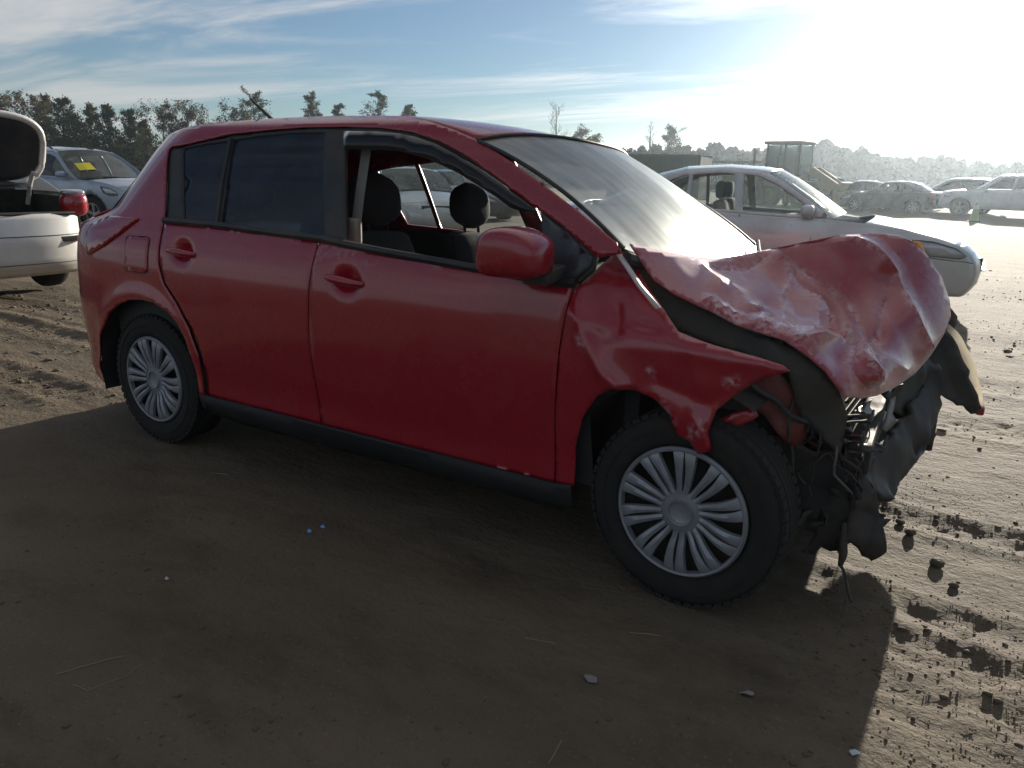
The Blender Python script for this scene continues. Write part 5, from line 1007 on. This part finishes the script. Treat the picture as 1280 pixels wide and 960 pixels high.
# ================================================================ ground
def graded(lo, hi, f0, f1, fine, grow=1.12):
    xs = list(np.arange(f0, f1 + 1e-6, fine)); s = fine; x = f1
    while x < hi: s *= grow; x += s; xs.append(x)
    s = fine; x = f0; l = []
    while x > lo: s *= grow; x -= s; l.append(x)
    return np.array(l[::-1] + xs)
gx = graded(-520, 520, -3.2, 4.8, .026); gy = graded(-420, 520, -2.7, 2.6, .026)
X, Y = np.meshgrid(gx, gy, indexing='ij'); GP = np.c_[X.ravel(), Y.ravel()]
TRACKS = [(-.40,.10,.006,2.75,9),(-.62,.09,.005,2.9,9),(.36,.10,.006,-9,9),(.31,.12,.008,-9,-.9),(-.50,.12,.009,-9,-.9),(.85,.16,.006,-9,-1.2),(1.9,.18,.006,2.6,9),(3.0,.2,.007,2.8,9),(4.6,.25,.010,2.8,9),(5.6,.22,.008,2.8,9),(8.4,.3,.012,2.5,9),(10.2,.3,.012,2,9)]
def churn_at(P):
    c = np.zeros(len(P))
    for y0, w, a, x0, x1 in TRACKS:
        yy = y0 + .05 * vnoise(np.c_[P[:,0], 0*P[:,0]], 17, .8) + .015 * (P[:,0] - 3); c = np.maximum(c, np.exp(-((P[:,1] - yy) / (w * 1.6)) ** 2) * ss((P[:,0] - x0) / .3) * ss((x1 - P[:,0]) / .3) * min(1, a / .007) * .75)
    d = np.hypot((P[:,0] - 3.55) / .55, (P[:,1] + .72) / .40); c = np.maximum(c, .9 * np.exp(-d ** 2)); return c
def height(P):
    near = ss((60 - np.hypot(P[:,0], P[:,1])) / 50)
    z = .010 * fbm(P, 1, .9, 3) * near + .0035 * fbm(P, 2, 7, 4) * near
    c = churn_at(P)
    for y0, w, a, x0, x1 in TRACKS:
        yy = y0 + .05 * vnoise(np.c_[P[:,0], 0*P[:,0]], 17, .8) + .015 * (P[:,0] - 3); t = (P[:,1] - yy) / w
        k = ss((P[:,0] - x0) / .3) * ss((x1 - P[:,0]) / .3); z = z + a * k * (1.15 * np.exp(-((np.abs(t) - 1.25) / .45) ** 2) - np.exp(-t ** 2) * .8)
    z = z + c * (.010 * fbm(P, 6, 22, 4, .6) + .008 * np.abs(vnoise(P, 9, 45)))
    lug = np.maximum(0, np.sin(P[:,0] * 52 + 9 * P[:,1] + 4 * vnoise(P, 14, 5))) * .005
    z = z + lug * c * .7
    flat = np.zeros(len(P))
    for wx, wy in ((0,-.725),(2.6,-.725),(0,.725),(2.6,.725)): flat = np.maximum(flat, np.exp(-(((P[:,0] - wx) / .22) ** 2 + ((P[:,1] - wy) / .16) ** 2)))
    z = z * (1 - flat) - .004 * flat
    far = ss((np.hypot(P[:,0], P[:,1]) - 25) / 60); return z + far * (.12 * vnoise(P, 12, .02)) - .004
GZ = height(GP)
def ground_mat():
    m, nt, out, N, L = node_mat('yard_dirt'); b = N('ShaderNodeBsdfPrincipled'); L(b.outputs[0], out.inputs[0]); tc = N('ShaderNodeTexCoord')
    def ns(sc, det, ro=.6, vec=None):
        n = N('ShaderNodeTexNoise'); n.inputs['Scale'].default_value = sc; n.inputs['Detail'].default_value = det; n.inputs['Roughness'].default_value = ro; L(vec or tc.outputs['Object'], n.inputs['Vector']); return n.outputs[0]
    mp = N('ShaderNodeMapping'); mp.inputs['Scale'].default_value = (.6, 1.15, 1); L(tc.outputs['Object'], mp.inputs[0])
    def mixc(f, a, b_):
        x = N('ShaderNodeMix'); x.data_type = 'RGBA'; L(f, x.inputs[0])
        for i, v in ((6, a), (7, b_)):
            if isinstance(v, tuple): x.inputs[i].default_value = v + (1,)
            else: L(v, x.inputs[i])
        return x.outputs[2]
    def mr(f, a, b_, c=0, d=1): n = N('ShaderNodeMapRange'); n.inputs[1].default_value = a; n.inputs[2].default_value = b_; n.inputs[3].default_value = c; n.inputs[4].default_value = d; L(f, n.inputs[0]); return n.outputs[0]
    c = mixc(mr(ns(.9, 6, .6, mp.outputs[0]), .35, .65), (.104, .078, .050), (.154, .119, .077))
    c = mixc(mr(ns(3.2, 8, .7, mp.outputs[0]), .48, .70, 0, .75), c, (.058, .043, .028))
    c = mixc(mr(ns(90, 4), .60, .72, 0, .6), c, (.22, .18, .125))
    c = mixc(mr(ns(55, 5, .7), .62, .72, 0, .7), c, (.07, .055, .04))
    L(c, b.inputs['Base Color']); b.inputs['Roughness'].default_value = .85; b.inputs['Specular IOR Level'].default_value = .32
    b1 = N('ShaderNodeBump'); b1.inputs['Strength'].default_value = .9; b1.inputs['Distance'].default_value = .012; L(ns(38, 8, .65), b1.inputs['Height'])
    b2 = N('ShaderNodeBump'); b2.inputs['Strength'].default_value = .45; b2.inputs['Distance'].default_value = .03; L(ns(9, 6, .6, mp.outputs[0]), b2.inputs['Height']); L(b1.outputs[0], b2.inputs['Normal']); L(b2.outputs[0], b.inputs['Normal'])
    return m
dirt = ground_mat()
nx, ny_ = len(gx), len(gy); ii, jj = np.meshgrid(np.arange(nx - 1), np.arange(ny_ - 1), indexing='ij'); a = (ii * ny_ + jj).ravel()
FQ = np.stack([a, a + ny_, a + ny_ + 1, a + 1], 1)
me = bpy.data.meshes.new('ground'); me.vertices.add(nx * ny_); me.vertices.foreach_set('co', np.c_[GP, GZ].astype(np.float32).ravel())
me.loops.add(FQ.size); me.loops.foreach_set('vertex_index', FQ.ravel().astype(np.int32)); me.polygons.add(len(FQ)); me.polygons.foreach_set('loop_start', np.arange(0, FQ.size, 4, dtype=np.int32)); me.polygons.foreach_set('use_smooth', np.ones(len(FQ), bool))
me.update(calc_edges=True); me.materials.append(dirt); g_o = bpy.data.objects.new('ground', me); COL.objects.link(g_o); tag(g_o, kind='structure')
# clods and crumbs of soil: uncountable
def clods(n, box, size, seed, bias, name, mat, label):
    r = np.random.default_rng(seed); P_ = np.c_[r.uniform(box[0], box[1], n * 6), r.uniform(box[2], box[3], n * 6)]
    w = bias + churn_at(P_) + .25 * np.clip(vnoise(P_, 31, 2.2), 0, 1); keep = r.uniform(0, 1.1, len(w)) < w; P_ = P_[keep][:n]
    t = (1 + 5 ** .5) / 2; IV = np.array([(-1,t,0),(1,t,0),(-1,-t,0),(1,-t,0),(0,-1,t),(0,1,t),(0,-1,-t),(0,1,-t),(t,0,-1),(t,0,1),(-t,0,-1),(-t,0,1)], float) / 1.9
    IF = np.array([(0,11,5),(0,5,1),(0,1,7),(0,7,10),(0,10,11),(1,5,9),(5,11,4),(11,10,2),(10,7,6),(7,1,8),(3,9,4),(3,4,2),(3,2,6),(3,6,8),(3,8,9),(4,9,5),(2,4,11),(6,2,10),(8,6,7),(9,8,1)])
    s = size * (r.pareto(2.6, len(P_)) * .55 + .5).clip(.35, 4.5); h = height(P_)
    V = IV[None] * (1 + r.uniform(-.35, .35, (len(P_), 12, 1))) * (s[:,None] * r.uniform(.6, 1.3, (len(P_), 3)))[:,None,:]
    V[:,:,2] *= .6; V = V + np.c_[P_, h + s * .04][:,None,:]; F = (IF[None] + 12 * np.arange(len(P_))[:,None,None]).reshape(-1, 3)
    me = bpy.data.meshes.new(name); V = V.reshape(-1, 3); me.vertices.add(len(V)); me.vertices.foreach_set('co', V.astype(np.float32).ravel()); me.loops.add(F.size); me.loops.foreach_set('vertex_index', F.ravel().astype(np.int32)); me.polygons.add(len(F)); me.polygons.foreach_set('loop_start', np.arange(0, F.size, 3, dtype=np.int32)); me.update(calc_edges=True); me.materials.append(mat)
    o = bpy.data.objects.new(name, me); COL.objects.link(o); return tag(o, label, 'soil', kind='stuff')
clod_m = pbr('clod_soil', (.10, .077, .05), .95, var=.45, vscale=9)
clods(7000, (2.75,4.4,-1.35,1.2), .0030, 3, .02, 'soil_clods', clod_m, 'crumbly dark soil clods churned up beside the front wheel')
clods(7000, (-6,-.5,-1.0,2.2), .006, 4, .10, 'soil_clods', clod_m, 'crumbly soil and grit behind the rear wheel')
clods(2500, (2.6,6,1.2,12), .007, 5, .03, 'soil_clods', clod_m, 'scattered soil crumbs on the sunlit yard beyond the wreck')
clods(6000, (.2,3.1,-2.4,-.9), .0022, 6, .25, 'soil_grit', clod_m, 'fine grit on the shaded ground beside the hatchback')
# single litter and twigs
def zat(x, y): return float(height(np.array([[x, y]]))[0])
straw = pbr('straw', (.26, .21, .13), .8); blue_m = pbr('blue_plastic', (.12, .32, .62), .45); white_m = pbr('pale_plastic', (.55, .58, .60), .5)
def twig(pts, r_, label, mat=straw, name='twig'):
    B = resample(np.array(pts, float), .02, False); B = B + .004 * np.c_[vnoise(B, 5, 25), vnoise(B, 6, 25)]
    mb = MB(); mb.tube([(x, y, zat(x, y) + r_ * 1.2) for x, y in B], r_, 5); o = mb.build(name, mat, None, True); tag(o, label, name.replace('_', ' '))
twig([(1.40,-2.06),(1.44,-1.98),(1.47,-1.92)], .0015, 'straight pale straw at the lower left of the shaded ground')
twig([(1.47,-2.06),(1.52,-2.05),(1.55,-1.97),(1.54,-1.92)], .0011, 'curved thin straw beside the straight one at the lower left')
twig([(2.31,-1.225),(2.40,-1.205)], .0014, 'short straw lying below the front door in the shade')
twig([(2.61,-1.62),(2.60,-1.54)], .0013, 'short upright-looking straw at the bottom edge of the shade')
twig([(-2.42,-.17),(-2.25,-.19)], .004, 'pale stick on the sunlit dirt behind the rear wheel')
twig([(.52,-.93),(.60,-.90)], .0014, 'tiny straw on the shaded ground beside the rear wheel')
twig([(2.55,-1.03),(2.63,-1.0)], .0015, 'thin twig on the shade between front wheel and lower edge')
def scrap(x, y, s, label, mat, seed):
    r = random.Random(seed); n = 7; q = [(s * r.uniform(.5, 1) * math.cos(2*PI*k/n), s * .7 * r.uniform(.5, 1) * math.sin(2*PI*k/n)) for k in range(n)]
    V = [(x, y, zat(x, y) + .012 + s * .2)] + [(x + a, y + b, zat(x + a, y + b) + .003 + s * r.uniform(0, .45)) for a, b in q]
    o = new_mesh('litter_scrap', V, [(0, k + 1, (k + 1) % n + 1) for k in range(n)], mat, None, False, .002); tag(o, label, 'litter')
scrap(1.325, -1.115, .016, 'nearer of two small blue plastic scraps on the shaded ground', blue_m, 1); scrap(1.335, -1.06, .014, 'farther of two small blue plastic scraps on the shaded ground', blue_m, 2)
scrap(1.205, -1.61, .012, 'small pale plastic scrap left of the blue scraps', white_m, 3); scrap(2.56, -1.30, .026, 'flat pale scrap in the shade at the bottom middle', pbr('dull_paper', (.22,.21,.19), .8), 4); scrap(2.92, -1.13, .022, 'dull scrap near the shadow edge at the lower right', pbr('dull_paper2', (.22,.21,.19), .8), 5)
scrap(3.19, -1.21, .016, 'bright torn scrap on the sunlit soil at the lower right', white_m, 6)
# single clods thrown clear on the smooth dirt
CL = [(3.165,.19,.030,'largest dark clod right of the hanging bumper piece'),(3.12,.28,.024,'dark clod just right of the air duct tip'),(3.05,.30,.022,'dark clod nearest the hanging air duct'),(3.27,-.02,.036,'big round dark clod on the smooth sunlit dirt at right'),(3.33,-.16,.022,'small dark clod below the big round one'),(3.38,-1.2,.028,'dark clod at the lower right corner')]
for i, (x, y, s, lb) in enumerate(CL):
    V, F = superell(np.array([0, 0, 0.0]), np.array([s, s * .85, s * .6]) * .72, 10, 16, 2.0); V = np.array(V); V = V * (1 + .22 * fbm(V * 70 + i * 7, i, 1.0, 3))[:,None] + np.array([x, y, zat(x, y) + s * .35]); o = new_mesh('soil_clod', V, F, clod_m, None, False); tag(o, lb, 'clod', 'dark clods on the smooth dirt')
# ================================================================ haze, added in place of lens glare
HAZE_D, HAZE_G = .0007, .78
mh, nt, out, N, L = node_mat('glare_haze_air'); pv = N('ShaderNodeVolumePrincipled'); pv.inputs['Color'].default_value = (.74, .88, 1, 1); pv.inputs['Density'].default_value = HAZE_D; pv.inputs['Anisotropy'].default_value = HAZE_G; L(pv.outputs[0], out.inputs['Volume'])
mb = MB(); x0, x1, y0, y1 = gx[0] - 5, gx[-1] + 5, gy[0] - 5, gy[-1] + 5
mb.box(((x0+x1)/2, (y0+y1)/2, 7), (x1 - x0, y1 - y0, 17)); hz = mb.build('haze', mh, None); tag(hz, 'thin haze added over the whole yard in place of lens glare', 'haze', kind='stuff')
